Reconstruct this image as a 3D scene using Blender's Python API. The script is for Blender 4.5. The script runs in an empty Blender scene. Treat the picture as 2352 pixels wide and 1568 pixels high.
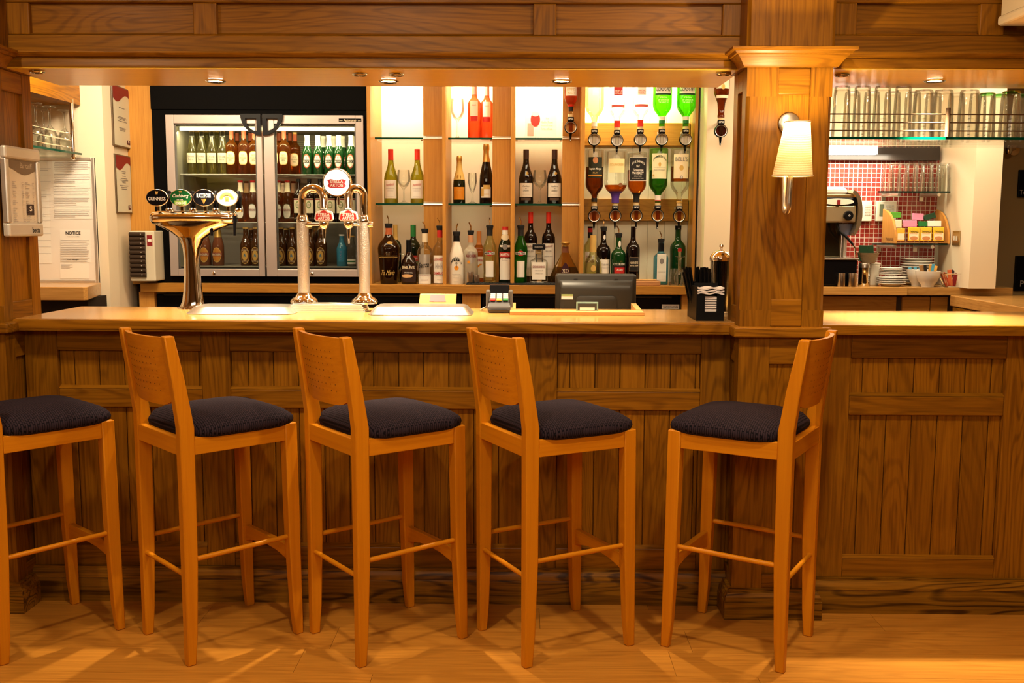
import bpy,bmesh,math,random
from mathutils import Vector as V, Matrix as M
random.seed(7)
SC=bpy.context.scene; COL=SC.collection
rad=math.radians; sin=math.sin; cos=math.cos; PI=math.pi
# ---------------------------------------------------------------- camera
F=2300.;IW,IH=2352,1568;CH=1.455
CR=(M.Rotation(.0095,3,'Z')@M.Rotation(PI/2-rad(6.65),3,'X')@M.Rotation(.0045,3,'Z'))
C0=V((0,0,CH))
cd=bpy.data.cameras.new('camera');cam=bpy.data.objects.new('camera',cd);COL.objects.link(cam)
cam.location=C0;cam.rotation_euler=CR.to_euler();cd.sensor_width=36;cd.lens=F/IW*36;cd.clip_start=.05;SC.camera=cam
def ray(u,v):return CR@V(((u-IW/2)/F,-(v-IH/2)/F,-1))
def PY(u,v,y):d=ray(u,v);return C0+d*(y/d.y)      # point of the photo on the plane at depth y
def PZ(u,v,z):d=ray(u,v);return C0+d*((z-CH)/d.z)
def PX(u,v,x):d=ray(u,v);return C0+d*(x/d.x)
def X(u,y,v=430):return PY(u,v,y).x
def Z(v,y,u=1100):return PY(u,v,y).z
# ---------------------------------------------------------------- materials
def mat(name):
    m=bpy.data.materials.new(name);m.use_nodes=True;n=m.node_tree;b=n.nodes['Principled BSDF'];return m,n,b
def N(n,t,**k):
    x=n.nodes.new(t)
    for a,b in k.items():
        if hasattr(x,a):setattr(x,a,b)
        else:x.inputs[a].default_value=b
    return x
def plain(name,c,rough=.5,metal=0,spec=.28,emit=0,coat=0,bump=0,bs=200,var=0):
    m,n,b=mat(name);b.inputs['Base Color'].default_value=(*c,1);b.inputs['Roughness'].default_value=rough
    b.inputs['Metallic'].default_value=metal;b.inputs['Specular IOR Level'].default_value=spec;b.inputs['Coat Weight'].default_value=coat
    if emit:b.inputs['Emission Color'].default_value=(*c,1);b.inputs['Emission Strength'].default_value=emit
    tc=N(n,'ShaderNodeTexCoord')
    if bump:
        no=N(n,'ShaderNodeTexNoise',Scale=bs,Detail=3);bu=N(n,'ShaderNodeBump',Strength=bump,Distance=.002)
        n.links.new(tc.outputs['Object'],no.inputs['Vector']);n.links.new(no.outputs['Fac'],bu.inputs['Height']);n.links.new(bu.outputs['Normal'],b.inputs['Normal'])
    if var:
        no=N(n,'ShaderNodeTexNoise',Scale=6,Detail=4);n.links.new(tc.outputs['Object'],no.inputs['Vector'])
        mx=N(n,'ShaderNodeMix',data_type='RGBA');n.links.new(no.outputs['Fac'],mx.inputs[0])
        mx.inputs[6].default_value=(*[q*(1-var) for q in c],1);mx.inputs[7].default_value=(*[min(1,q*(1+var)) for q in c],1)
        n.links.new(mx.outputs[2],b.inputs['Base Color'])
    return m
def wood(name,c,axis='X',dark=.45,rough=.36,ring=.5,fine=1.,var=.16,coat=.0,ringf=26,spec=.2):
    m,n,b=mat(name);L=n.links.new
    tc=N(n,'ShaderNodeTexCoord');oi=N(n,'ShaderNodeObjectInfo');ge=N(n,'ShaderNodeNewGeometry')
    ad=N(n,'ShaderNodeMath',operation='ADD');L(oi.outputs['Random'],ad.inputs[0]);L(ge.outputs['Random Per Island'],ad.inputs[1])
    mu=N(n,'ShaderNodeMath',operation='MULTIPLY');L(ad.outputs[0],mu.inputs[0]);mu.inputs[1].default_value=37.
    va=N(n,'ShaderNodeVectorMath',operation='ADD');L(tc.outputs['Object'],va.inputs[0]);L(mu.outputs[0],va.inputs[1])
    def noise(al,ac,detail,dist):
        s=[ac,ac,ac];s['XYZ'.index(axis)]=al
        mp=N(n,'ShaderNodeMapping');mp.inputs['Scale'].default_value=s;L(va.outputs[0],mp.inputs['Vector'])
        no=N(n,'ShaderNodeTexNoise',Scale=1.,Detail=detail,Roughness=.6,Distortion=dist);L(mp.outputs[0],no.inputs['Vector']);return no
    n1=noise(4*fine,130*fine,5,.2);n2=noise(.75,6.5,1.5,.25);n3=noise(1.2,9,3,0)
    s1=N(n,'ShaderNodeMath',operation='MULTIPLY');L(n2.outputs['Fac'],s1.inputs[0]);s1.inputs[1].default_value=ringf*6.28
    s2=N(n,'ShaderNodeMath',operation='SINE');L(s1.outputs[0],s2.inputs[0])
    r2=N(n,'ShaderNodeMapRange');L(s2.outputs[0],r2.inputs[0]);r2.inputs[1].default_value=.1;r2.inputs[2].default_value=1;r2.inputs[3].default_value=0;r2.inputs[4].default_value=1
    r1=N(n,'ShaderNodeMapRange');L(n1.outputs['Fac'],r1.inputs[0]);r1.inputs[1].default_value=.42;r1.inputs[2].default_value=.68
    f1=N(n,'ShaderNodeMath',operation='MULTIPLY_ADD');L(r2.outputs[0],f1.inputs[0]);f1.inputs[1].default_value=ring;f1.inputs[2].default_value=0
    f2=N(n,'ShaderNodeMath',operation='MULTIPLY');L(f1.outputs[0],f2.inputs[0]);L(n3.outputs['Fac'],f2.inputs[1])
    f3=N(n,'ShaderNodeMath',operation='MULTIPLY_ADD');L(r1.outputs[0],f3.inputs[0]);f3.inputs[1].default_value=.52;L(f2.outputs[0],f3.inputs[2]);f3.use_clamp=True
    mx=N(n,'ShaderNodeMix',data_type='RGBA');L(f3.outputs[0],mx.inputs[0]);mx.inputs[6].default_value=(*c,1);mx.inputs[7].default_value=(c[0]*dark,c[1]*dark*.85,c[2]*dark*.7,1)
    fr=N(n,'ShaderNodeMath',operation='FRACT');L(ad.outputs[0],fr.inputs[0])
    vr=N(n,'ShaderNodeMapRange');L(fr.outputs[0],vr.inputs[0]);vr.inputs[3].default_value=1-var;vr.inputs[4].default_value=1+var
    hs=N(n,'ShaderNodeHueSaturation');L(vr.outputs[0],hs.inputs['Value']);L(mx.outputs[2],hs.inputs['Color'])
    L(hs.outputs[0],b.inputs['Base Color']);b.inputs['Roughness'].default_value=rough;b.inputs['Specular IOR Level'].default_value=spec;b.inputs['Coat Weight'].default_value=coat;b.inputs['Coat Roughness'].default_value=.18
    bu=N(n,'ShaderNodeBump',Strength=.12,Distance=.001);L(r1.outputs[0],bu.inputs['Height']);L(bu.outputs[0],b.inputs['Normal'])
    return m
def glass(name,tint=(.97,.98,.96),edge=.5,body=0,bc=None,rough=.02,refl=1.,ec=None,pw=2.4):
    """thin-walled glass: tinted see-through, brighter scattering rim, mirror-like at grazing angles, optional cloudy body"""
    m,n,b=mat(name);L=n.links.new;n.nodes.remove(b);o=n.nodes['Material Output']
    lw=N(n,'ShaderNodeLayerWeight',Blend=.3);p=N(n,'ShaderNodeMath',operation='POWER');L(lw.outputs['Facing'],p.inputs[0]);p.inputs[1].default_value=pw
    tr=N(n,'ShaderNodeBsdfTransparent');tr.inputs[0].default_value=(*tint,1)
    c=ec or bc or tint
    df=N(n,'ShaderNodeBsdfDiffuse');df.inputs[0].default_value=(*c,1);tl=N(n,'ShaderNodeBsdfTranslucent');tl.inputs[0].default_value=(*c,1)
    m0=N(n,'ShaderNodeMixShader');m0.inputs[0].default_value=.55;L(df.outputs[0],m0.inputs[1]);L(tl.outputs[0],m0.inputs[2])
    ma=N(n,'ShaderNodeMath',operation='MULTIPLY_ADD');L(p.outputs[0],ma.inputs[0]);ma.inputs[1].default_value=edge*.8;ma.inputs[2].default_value=body;ma.use_clamp=True
    m1=N(n,'ShaderNodeMixShader');L(ma.outputs[0],m1.inputs[0]);L(tr.outputs[0],m1.inputs[1]);L(m0.outputs[0],m1.inputs[2])
    gl=N(n,'ShaderNodeBsdfGlossy',Roughness=rough);fr=N(n,'ShaderNodeFresnel',IOR=1.45);fm=N(n,'ShaderNodeMath',operation='MULTIPLY');L(fr.outputs[0],fm.inputs[0]);fm.inputs[1].default_value=refl*.6;fm.use_clamp=True
    m2=N(n,'ShaderNodeMixShader');L(fm.outputs[0],m2.inputs[0]);L(m1.outputs[0],m2.inputs[1]);L(gl.outputs[0],m2.inputs[2]);L(m2.outputs[0],o.inputs['Surface'])
    return m
OAK=(.285,.112,.005)
oakX,oakY,oakZ=[wood('oak_'+a,OAK,a,ring=.75,dark=.40,ringf=20) for a in 'XYZ']
sk=wood('oak_skirting',(.30,.13,.008),'X',ring=1.3,dark=.22,ringf=18)
skY=wood('oak_skirting_y',(.30,.13,.008),'Y',ring=1.3,dark=.22,ringf=18)
top_=wood('oak_countertop',(.54,.28,.075),'X',ring=.35,dark=.6,rough=.22,coat=.4)
topY=wood('oak_countertop_y',(.54,.28,.075),'Y',ring=.35,dark=.6,rough=.25,coat=.3)
shf=wood('shelf_wood',(.52,.25,.05),'Z',ring=.15,dark=.7,var=.08)
shfX=wood('shelf_wood_x',(.42,.19,.03),'X',ring=.35,dark=.6,var=.08)
beech=wood('beech_orange',(.62,.225,.006),'Z',ring=.0,dark=.8,rough=.36,var=.05,fine=.6,coat=.06)
beechX=wood('beech_orange_x',(.62,.225,.006),'X',ring=.0,dark=.8,rough=.36,var=.05,fine=.6,coat=.06)
beechY=wood('beech_orange_y',(.62,.225,.006),'Y',ring=.0,dark=.8,rough=.36,var=.05,fine=.6,coat=.06)
lam=wood('laminate_floor',(.56,.235,.030),'X',ring=.5,dark=.62,rough=.34,var=.06,fine=.9,coat=.05,ringf=14)
soff=wood('bounce_lit_veneer',(.74,.46,.03),'X',ring=.2,dark=.75,rough=.3,spec=.4)  # yellowish veneer, its colour lightened to stand in for bounce off the bar top
pale=wood('pale_wood',(.62,.36,.13),'X',ring=.2,dark=.75,var=.05)
teaw=wood('rack_wood',(.58,.27,.06),'Z',ring=.15,dark=.75,var=.05)
cream=plain('cream_paint',(.78,.66,.47),.75,bump=.04,bs=300)
white_=plain('white_paint',(.82,.76,.66),.6)
tan=plain('tan_paint',(.46,.32,.14),.8)
seatm,_n,_b=mat('woven_navy_fabric')
def _weave():
    n=_n;b=_b;L=n.links.new;tc=N(n,'ShaderNodeTexCoord');mp=N(n,'ShaderNodeMapping');mp.inputs['Rotation'].default_value=(0,0,PI/2);L(tc.outputs['Object'],mp.inputs[0])
    br=N(n,'ShaderNodeTexBrick',Scale=1.);br.inputs['Brick Width'].default_value=.013;br.inputs['Row Height'].default_value=.0075;br.inputs['Mortar Size'].default_value=.0013;br.inputs['Mortar Smooth'].default_value=.6
    br.inputs['Color1'].default_value=(.026,.016,.024,1);br.inputs['Color2'].default_value=(.034,.021,.030,1);br.inputs['Mortar'].default_value=(.004,.003,.006,1);L(mp.outputs[0],br.inputs['Vector'])
    L(br.outputs['Color'],b.inputs['Base Color']);b.inputs['Roughness'].default_value=.85;b.inputs['Specular IOR Level'].default_value=.12;b.inputs['Sheen Weight'].default_value=.02;b.inputs['Sheen Tint'].default_value=(.6,.5,.6,1)
    no=N(n,'ShaderNodeTexNoise',Scale=900.);L(tc.outputs['Object'],no.inputs['Vector'])
    mm=N(n,'ShaderNodeMath',operation='MULTIPLY_ADD');L(no.outputs['Fac'],mm.inputs[0]);mm.inputs[1].default_value=.25
    iv=N(n,'ShaderNodeMath',operation='SUBTRACT');iv.inputs[0].default_value=1;L(br.outputs['Fac'],iv.inputs[1]);L(iv.outputs[0],mm.inputs[2])
    bu=N(n,'ShaderNodeBump',Strength=.7,Distance=.003);L(mm.outputs[0],bu.inputs['Height']);L(bu.outputs[0],b.inputs['Normal'])
_weave()
def tiles():
    m,n,b=mat('red_mosaic_tile');L=n.links.new;tc=N(n,'ShaderNodeTexCoord');sp=N(n,'ShaderNodeSeparateXYZ');cb=N(n,'ShaderNodeCombineXYZ')
    L(tc.outputs['Object'],sp.inputs[0]);L(sp.outputs[0],cb.inputs[0]);L(sp.outputs[2],cb.inputs[1])
    br=N(n,'ShaderNodeTexBrick',Scale=1.,offset=0.);br.inputs['Brick Width'].default_value=.0253;br.inputs['Row Height'].default_value=.0253;br.inputs['Mortar Size'].default_value=.0016;br.inputs['Mortar Smooth'].default_value=.1
    br.inputs['Color1'].default_value=(.38,.045,.03,1);br.inputs['Color2'].default_value=(.27,.028,.022,1);br.inputs['Mortar'].default_value=(.75,.66,.55,1)
    L(cb.outputs[0],br.inputs['Vector']);L(br.outputs['Color'],b.inputs['Base Color'])
    rr=N(n,'ShaderNodeMapRange');L(br.outputs['Fac'],rr.inputs[0]);rr.inputs[3].default_value=.18;rr.inputs[4].default_value=.8;L(rr.outputs[0],b.inputs['Roughness'])
    bu=N(n,'ShaderNodeBump',Strength=.4,Distance=.002);bu.invert=True;L(br.outputs['Fac'],bu.inputs['Height']);L(bu.outputs[0],b.inputs['Normal']);return m
tile=tiles()
def wicker():
    m,n,b=mat('wicker');L=n.links.new;tc=N(n,'ShaderNodeTexCoord');wv=N(n,'ShaderNodeTexWave',Scale=90.,Distortion=2.,bands_direction='Z');L(tc.outputs['Object'],wv.inputs[0])
    cr=N(n,'ShaderNodeMix',data_type='RGBA');L(wv.outputs['Fac'],cr.inputs[0]);cr.inputs[6].default_value=(.10,.05,.015,1);cr.inputs[7].default_value=(.42,.26,.09,1);L(cr.outputs[2],b.inputs['Base Color'])
    bu=N(n,'ShaderNodeBump',Strength=.6,Distance=.003);L(wv.outputs['Fac'],bu.inputs['Height']);L(bu.outputs[0],b.inputs['Normal']);return m
wick=wicker()
def shade_mat():
    m,n,b=mat('woven_lampshade');L=n.links.new;n.nodes.remove(b);o=n.nodes['Material Output'];tc=N(n,'ShaderNodeTexCoord')
    wv=N(n,'ShaderNodeTexWave',Scale=55.,Distortion=1.2,bands_direction='Z');wv.inputs['Detail Scale'].default_value=6;L(tc.outputs['Object'],wv.inputs[0])
    mx=N(n,'ShaderNodeMix',data_type='RGBA');L(wv.outputs['Fac'],mx.inputs[0]);mx.inputs[6].default_value=(.62,.45,.2,1);mx.inputs[7].default_value=(.9,.78,.5,1)
    d=N(n,'ShaderNodeBsdfDiffuse');t=N(n,'ShaderNodeBsdfTranslucent');L(mx.outputs[2],d.inputs[0]);L(mx.outputs[2],t.inputs[0])
    ms=N(n,'ShaderNodeMixShader');ms.inputs[0].default_value=.11;L(d.outputs[0],ms.inputs[1]);L(t.outputs[0],ms.inputs[2]);L(ms.outputs[0],o.inputs[0]);return m
shadem=shade_mat()
black=plain('black_plastic',(.003,.003,.0035),.4,spec=.15)
gloss_black=plain('gloss_black',(.003,.003,.004),.2,spec=.25)
rubber=plain('black_rubber',(.012,.012,.013),.7,bump=.3,bs=400)
charcoal=plain('charcoal_plastic',(.022,.019,.014),.38)
chrome=plain('chrome',(.86,.82,.74),.06,1)
brass_=plain('polished_warm_chrome',(.95,.91,.84),.06,1)
steel=plain('brushed_steel',(.66,.62,.56),.3,1,bump=.05,bs=600)
doorst=plain('satin_door_steel',(.52,.45,.42),.42,.55)
railm=plain('backlit_dark_rail',(.09,.055,.03),.6,.0,spec=.1)  # rails coloured dark brown to imitate metal seen against the light
satin=plain('satin_nickel',(.62,.58,.52),.35,1)
alu=plain('aluminium_trim',(.80,.76,.70),.35,.85)
hammer=plain('hammered_silver',(.62,.58,.52),.34,.9,bump=1.,bs=260)
ribsil=plain('silver_plate',(.80,.74,.64),.3,.45)
glass_clear=glass('clear_glass',edge=.55,ec=(.80,.72,.58),pw=2.6)
glass_thick=glass('thick_clear_glass',(.98,.985,.96),.5,body=.05,ec=(.80,.70,.55),refl=1.1,pw=3)
glass_shelf_m=glass('shelf_glass_face',(.95,.98,.96),.05,refl=.9)
glass_edge=plain('green_glass_edge',(.0,.05,.028),.15)
glass_door=glass('door_glass',(.95,.96,.95),.02,refl=1.1)
acrylic=glass('acrylic',(.94,.96,.95),.3)
green_rim=glass('green_tinted_glass',(.62,.86,.62),.6)
G={}
def gm(k,t,**a):G[k]=glass('bottle_glass_'+k,t,**a)
gm('clear',(.96,.96,.93),edge=.45,ec=(.7,.66,.55));gm('olive',(.62,.60,.13),edge=.7,body=.18,bc=(.35,.34,.03));gm('green',(.10,.50,.06),edge=.75,body=.12,bc=(.05,.3,.02))
gm('lime',(.22,.72,.02),edge=.75,body=.1,bc=(.15,.6,.01));gm('amber',(.72,.30,.05),edge=.7,body=.15,bc=(.5,.16,.02));gm('rose',(.95,.30,.13),edge=.5,body=.35,bc=(.85,.16,.06))
gm('gold',(.86,.66,.25),edge=.6,body=.1,bc=(.6,.4,.1));gm('straw',(.93,.90,.55),edge=.5,body=.08,bc=(.7,.65,.3));gm('blue',(.35,.72,.85),edge=.5,body=.3,bc=(.15,.45,.6))
gm('palegreen',(.55,.80,.35),edge=.7,body=.05,bc=(.3,.5,.1));gm('cola',(.45,.16,.04),edge=.6,body=.2,bc=(.16,.04,.008));gm('orange',(.85,.42,.10),edge=.6,body=.3,bc=(.6,.22,.03))
gm('frost',(.90,.86,.74),edge=.3,body=.75,bc=(.85,.78,.62))
dk_brown=plain('dark_brown_glass',(.012,.003,.001),.05,spec=.5);dk_green=plain('dark_green_glass',(.004,.009,.003),.05,spec=.5);dk_wine=plain('dark_wine_glass',(.004,.0015,.002),.05,spec=.5);midgreen=plain('deep_green_glass',(.005,.045,.009),.05,spec=.5)
amber_op=plain('brown_ale_glass',(.06,.018,.004),.07,spec=.5)
def P(n,c,r=.55,**k):return plain(n,c,r,**k)
paper=P('paper_white',(.84,.80,.72));paper2=P('paper_cream',(.80,.70,.50));ink=P('ink_black',(.012,.011,.011));inkg=P('ink_grey',(.22,.20,.19));inkl=P('ink_light_grey',(.5,.46,.44))
red=P('red_print',(.52,.025,.02));dred=P('deep_red',(.22,.012,.014));orange=P('orange_print',(.80,.30,.02));gold=P('gold_foil',(.72,.48,.14),.28,metal=.8);goldp=P('gold_print',(.62,.40,.11));green=P('green_print',(.015,.16,.035));dgreen=P('dark_green_print',(.012,.05,.02))
white=P('white_print',(.88,.86,.82));whiteg=P('white_ceramic',(.80,.76,.68),.2);pink=P('pink_paper',(.72,.26,.42));yellow=P('yellow_paper',(.85,.50,.03));bluep=P('blue_paper',(.08,.33,.50));purple=P('purple_foil',(.09,.04,.28),.3);brownp=P('brown_paper',(.36,.18,.06));lilac=P('blue_grey_plastic',(.22,.28,.5),.3)
maroon=P('maroon_foil',(.06,.012,.012),.4);silverp=P('silver_label',(.60,.57,.52),.3,metal=.7)
redfoil=P('red_capsule',(.62,.03,.015),.35);grey=P('grey_plastic',(.22,.21,.2));lgrey=P('light_grey_plastic',(.55,.52,.46))
burg=P('burgundy_paint',(.22,.012,.03),.6)
def emit(name,c,s):
    m,n,b=mat(name);b.inputs['Base Color'].default_value=(*c,1);b.inputs['Emission Color'].default_value=(*c,1);b.inputs['Emission Strength'].default_value=s;return m
lampE=emit('lit_lamp_lens',(1,.82,.55),45);tubeE=emit('lit_fluorescent_tube',(1,.93,.78),9);badgeE=emit('backlit_badge',(1,.94,.85),.75);fridgeE=emit('fridge_strip_light',(1,.88,.45),5);offlens=plain('unlit_lens',(.25,.2,.15),.15)
bulbE=emit('warm_bulb',(1,.75,.4),20)
# ---------------------------------------------------------------- mesh helpers
ORG={}
def _tag(o,label=None,cat=None,group=None,kind=None):
    if label:o['label']=label
    if cat:o['category']=cat
    if group:o['group']=group
    if kind:o['kind']=kind
    return o
def E(name,label,cat,loc,group=None,rz=0,kind=None):
    o=bpy.data.objects.new(name,None);COL.objects.link(o);o.location=loc;o.rotation_euler=(0,0,rz);o.empty_display_size=.05
    ORG[o.name]=V(loc);return _tag(o,label,cat,group,kind)
class B:
    def __init__(s):s.v=[];s.f=[]
    def add(s,vs,fs):
        k=len(s.v);s.v+=[V(q) for q in vs];s.f+=[tuple(i+k for i in q) for q in fs];return s
    def hexa(s,p):return s.add(p,[(0,3,2,1),(4,5,6,7),(0,1,5,4),(1,2,6,5),(2,3,7,6),(3,0,4,7)])
    def box(s,a,b,c,d,e,f):return s.hexa([(a,c,e),(b,c,e),(b,d,e),(a,d,e),(a,c,f),(b,c,f),(b,d,f),(a,d,f)])
    def ext(s,poly,ax,c0,c1):
        n=len(poly);mk={'x':lambda a,b,c:(c,a,b),'y':lambda a,b,c:(a,c,b),'z':lambda a,b,c:(a,b,c)}[ax]
        vs=[mk(a,b,c0) for a,b in poly]+[mk(a,b,c1) for a,b in poly]
        return s.add(vs,[tuple(range(n))[::-1],tuple(range(n,2*n))]+[(i,(i+1)%n,n+(i+1)%n,n+i) for i in range(n)])
    def loft(s,rings,close=True,caps=True):
        n=len(rings[0]);vs=[q for r in rings for q in r];fs=[]
        for k in range(len(rings)-1):
            for i in range(n if close else n-1):fs.append((k*n+i,k*n+(i+1)%n,(k+1)*n+(i+1)%n,(k+1)*n+i))
        if caps and close:fs+=[tuple(range(n))[::-1],tuple((len(rings)-1)*n+i for i in range(n))]
        return s.add(vs,fs)
    def lathe(s,prof,c=(0,0,0),n=20,ax='z',sq=None,sy=1):
        rings=[]
        for r,z in prof:
            r=max(r,1e-5);ring=[]
            for i in range(n):
                a=2*PI*(i+.5)/n;x,y=cos(a),sin(a)
                if sq:k=(abs(x)**sq+abs(y)**sq)**(-1/sq);x*=k;y*=k
                x*=r;y*=r*sy
                q=(x,y,z) if ax=='z' else ((x,-z,y) if ax=='-y' else (z,x,y))
                ring.append((c[0]+q[0],c[1]+q[1],c[2]+q[2]))
            rings.append(ring)
        return s.loft(rings,caps=False)
    def tube(s,path,r,n=8,caps=True):
        path=[V(p) for p in path];rings=[];up=None
        for i,p in enumerate(path):
            t=(path[min(i+1,len(path)-1)]-path[max(i-1,0)]).normalized()
            if up is None:up=V((0,0,1)) if abs(t.z)<.9 else V((1,0,0))
            a=t.cross(up).normalized();b=a.cross(t).normalized();up=b
            rr=r[i] if isinstance(r,(list,tuple)) else r
            rings.append([p+a*rr*cos(2*PI*k/n)+b*rr*sin(2*PI*k/n) for k in range(n)])
        return s.loft(rings,caps=caps)
    def beam(s,p0,p1,w0,d0,w1,d1,ux=(1,0,0),uy=(0,1,0)):
        ux=V(ux);uy=V(uy);p0=V(p0);p1=V(p1);q=[(-1,-1),(1,-1),(1,1),(-1,1)]
        return s.hexa([p0+ux*a*w0/2+uy*b*d0/2 for a,b in q]+[p1+ux*a*w1/2+uy*b*d1/2 for a,b in q])
    def move(s,fn):s.v=[V(fn(q)) for q in s.v];return s
    def out(s,name,m,parent=None,smooth=0,bev=0,W=False,org=None,segs=2,sub=0,solid=0,ang=38):
        o0=V((0,0,0))
        if W and parent is not None:
            o0=ORG[parent.name]
        if org is not None:o0=V(org)
        me=bpy.data.meshes.new(name);me.from_pydata([tuple(q-o0) for q in s.v],[],s.f);me.update()
        if smooth or sub:
            me.polygons.foreach_set('use_smooth',[True]*len(me.polygons))
            if smooth:me.set_sharp_from_angle(angle=rad(ang))
        me.materials.append(m)
        o=bpy.data.objects.new(name,me);COL.objects.link(o)
        if parent is not None:o.parent=parent
        if org is not None:o.location=org
        ORG[o.name]=o0
        if bev:
            d=o.modifiers.new('edge','BEVEL');d.width=bev;d.segments=segs;d.limit_method='ANGLE';d.angle_limit=rad(30)
        if sub:
            d=o.modifiers.new('smooth','SUBSURF');d.levels=sub;d.render_levels=sub
        if solid:
            d=o.modifiers.new('wall','SOLIDIFY');d.thickness=solid;d.offset=-1
        return o
def copytree(o,parent=None):
    c=o.copy();COL.objects.link(c)
    if parent is not None:c.parent=parent
    for ch in o.children:copytree(ch,c)
    return c
# text & decals ---------------------------------------------------
_tc={}
def _glyph(s,bold):
    k=(s,bold)
    if k not in _tc:
        cu=bpy.data.curves.new('t','FONT');cu.body=s;cu.size=1;cu.align_x='CENTER';cu.align_y='CENTER';cu.offset=bold*.02;cu.resolution_u=2
        ob=bpy.data.objects.new('t',cu);me=bpy.data.meshes.new_from_object(ob)
        vs=[q.co.copy() for q in me.vertices];fs=[tuple(p.vertices) for p in me.polygons]
        xs=[q.x for q in vs];ys=[q.y for q in vs];_tc[k]=(vs,fs,min(xs),max(xs),min(ys),max(ys))
        bpy.data.meshes.remove(me);bpy.data.objects.remove(ob);bpy.data.curves.remove(cu)
    return _tc[k]
def txt(items,m,parent,fn,name='lettering'):
    """items: (string, centre x, centre z, width, height, bold=0, slant=0, arc=0, rot=0)"""
    b=B()
    for it in items:
        s,cx,cz,w,h=it[:5];bold=it[5] if len(it)>5 else 0;sl=it[6] if len(it)>6 else 0;arc=it[7] if len(it)>7 else 0;rot=it[8] if len(it)>8 else 0
        vs,fs,x0,x1,y0,y1=_glyph(s,bold);k=[]
        for q in vs:
            zz=((q.y-y0)/(y1-y0)-.5)*h;xx=((q.x-x0)/(x1-x0)-.5)*w+sl*zz;zz+=-arc*(xx/(w/2))**2
            if rot:xx,zz=xx*cos(rot)-zz*sin(rot),xx*sin(rot)+zz*cos(rot)
            k.append(fn(cx+xx,cz+zz))
        b.add(k,fs)
    return b.out(name,m,parent)
def decal(outline,m,parent,fn,name='label',rings=(.2,.4,.6,.8,1)):
    n=len(outline);cx=sum(q[0] for q in outline)/n;cz=sum(q[1] for q in outline)/n
    vs=[fn(cx,cz)];fs=[]
    for r in rings:vs+=[fn(cx+(x-cx)*r,cz+(z-cz)*r) for x,z in outline]
    for i in range(n):
        j=(i+1)%n;fs.append((0,1+i,1+j))
        for k in range(len(rings)-1):a=1+k*n;c=a+n;fs.append((a+i,c+i,c+j,a+j))
    return B().add(vs,fs).out(name,m,parent)
def rect(w,h,cx=0,cz=0,n=10):
    p=[(cx-w/2+w*i/n,cz-h/2) for i in range(n)]+[(cx+w/2,cz-h/2+h*i/n) for i in range(n)]
    return p+[(cx+w/2-w*i/n,cz+h/2) for i in range(n)]+[(cx-w/2,cz+h/2-h*i/n) for i in range(n)]
def oval(w,h,cx=0,cz=0,n=28,p=2):
    o=[]
    for i in range(n):
        a=2*PI*i/n;x,z=cos(a),sin(a);k=(abs(x)**p+abs(z)**p)**(-1/p);o.append((cx+x*k*w/2,cz+z*k*h/2))
    return o
def star(r,cx,cz):return [(cx+(r if i%2==0 else r*.4)*sin(PI*i/5),cz+(r if i%2==0 else r*.4)*cos(PI*i/5)) for i in range(10)]
def wrap(R,eps=.0009,sy=1):return lambda x,z:((R+eps)*sin(x/R),-(R*sy+eps)*cos(x/R),z)
def flat(y,cx=0,cz=0,eps=.0008):return lambda x,z:(cx+x,y-eps,cz+z)
ordn=['first','second','third','fourth','fifth','sixth','seventh','eighth','ninth','tenth','eleventh','twelfth','thirteenth','fourteenth','fifteenth']
# ================================================================= SETTING
def struct(b,name,m,kind='structure',parent=None,**k):
    o=b.out(name,m,parent,**k)
    if parent is None:o['kind']='structure'
    return o
fl=B();rx=random.Random(3)
yy=-.5;row=0
while yy<5.2:
    x=-3.6-rx.random()*1.2
    while x<4:
        L_=1.25;a,b_=max(x,-3.6),min(x+L_,4)
        if b_>a:fl.box(a+.0006,b_-.0006,yy+.0006,yy+.1894,-.012,0)
        x+=L_
    yy+=.19;row+=1
struct(fl,'floor',lam)
struct(B().box(-4.2,4.6,-3.6,8,-.06,-.013),'floor',plain('sub_floor',(.10,.05,.02),.8))
struct(B().box(-4.2,4.6,-3.6,3.85,2.75,2.85),'ceiling',cream)
struct(B().box(-4.2,4.6,3.85,8,2.42,2.5),'ceiling',cream)
struct(B().box(-4.2,4.6,-3.7,-3.6,-.06,2.85),'wall_front',tan)
struct(B().box(-4.3,-4.2,-3.7,8,-.06,2.85),'wall_left',cream)
struct(B().box(4.6,4.7,-3.7,8,-.06,2.85),'wall_right',tan)
struct(B().box(-4.2,4.6,7.9,8,-.06,2.85),'wall_back',tan)
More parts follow.
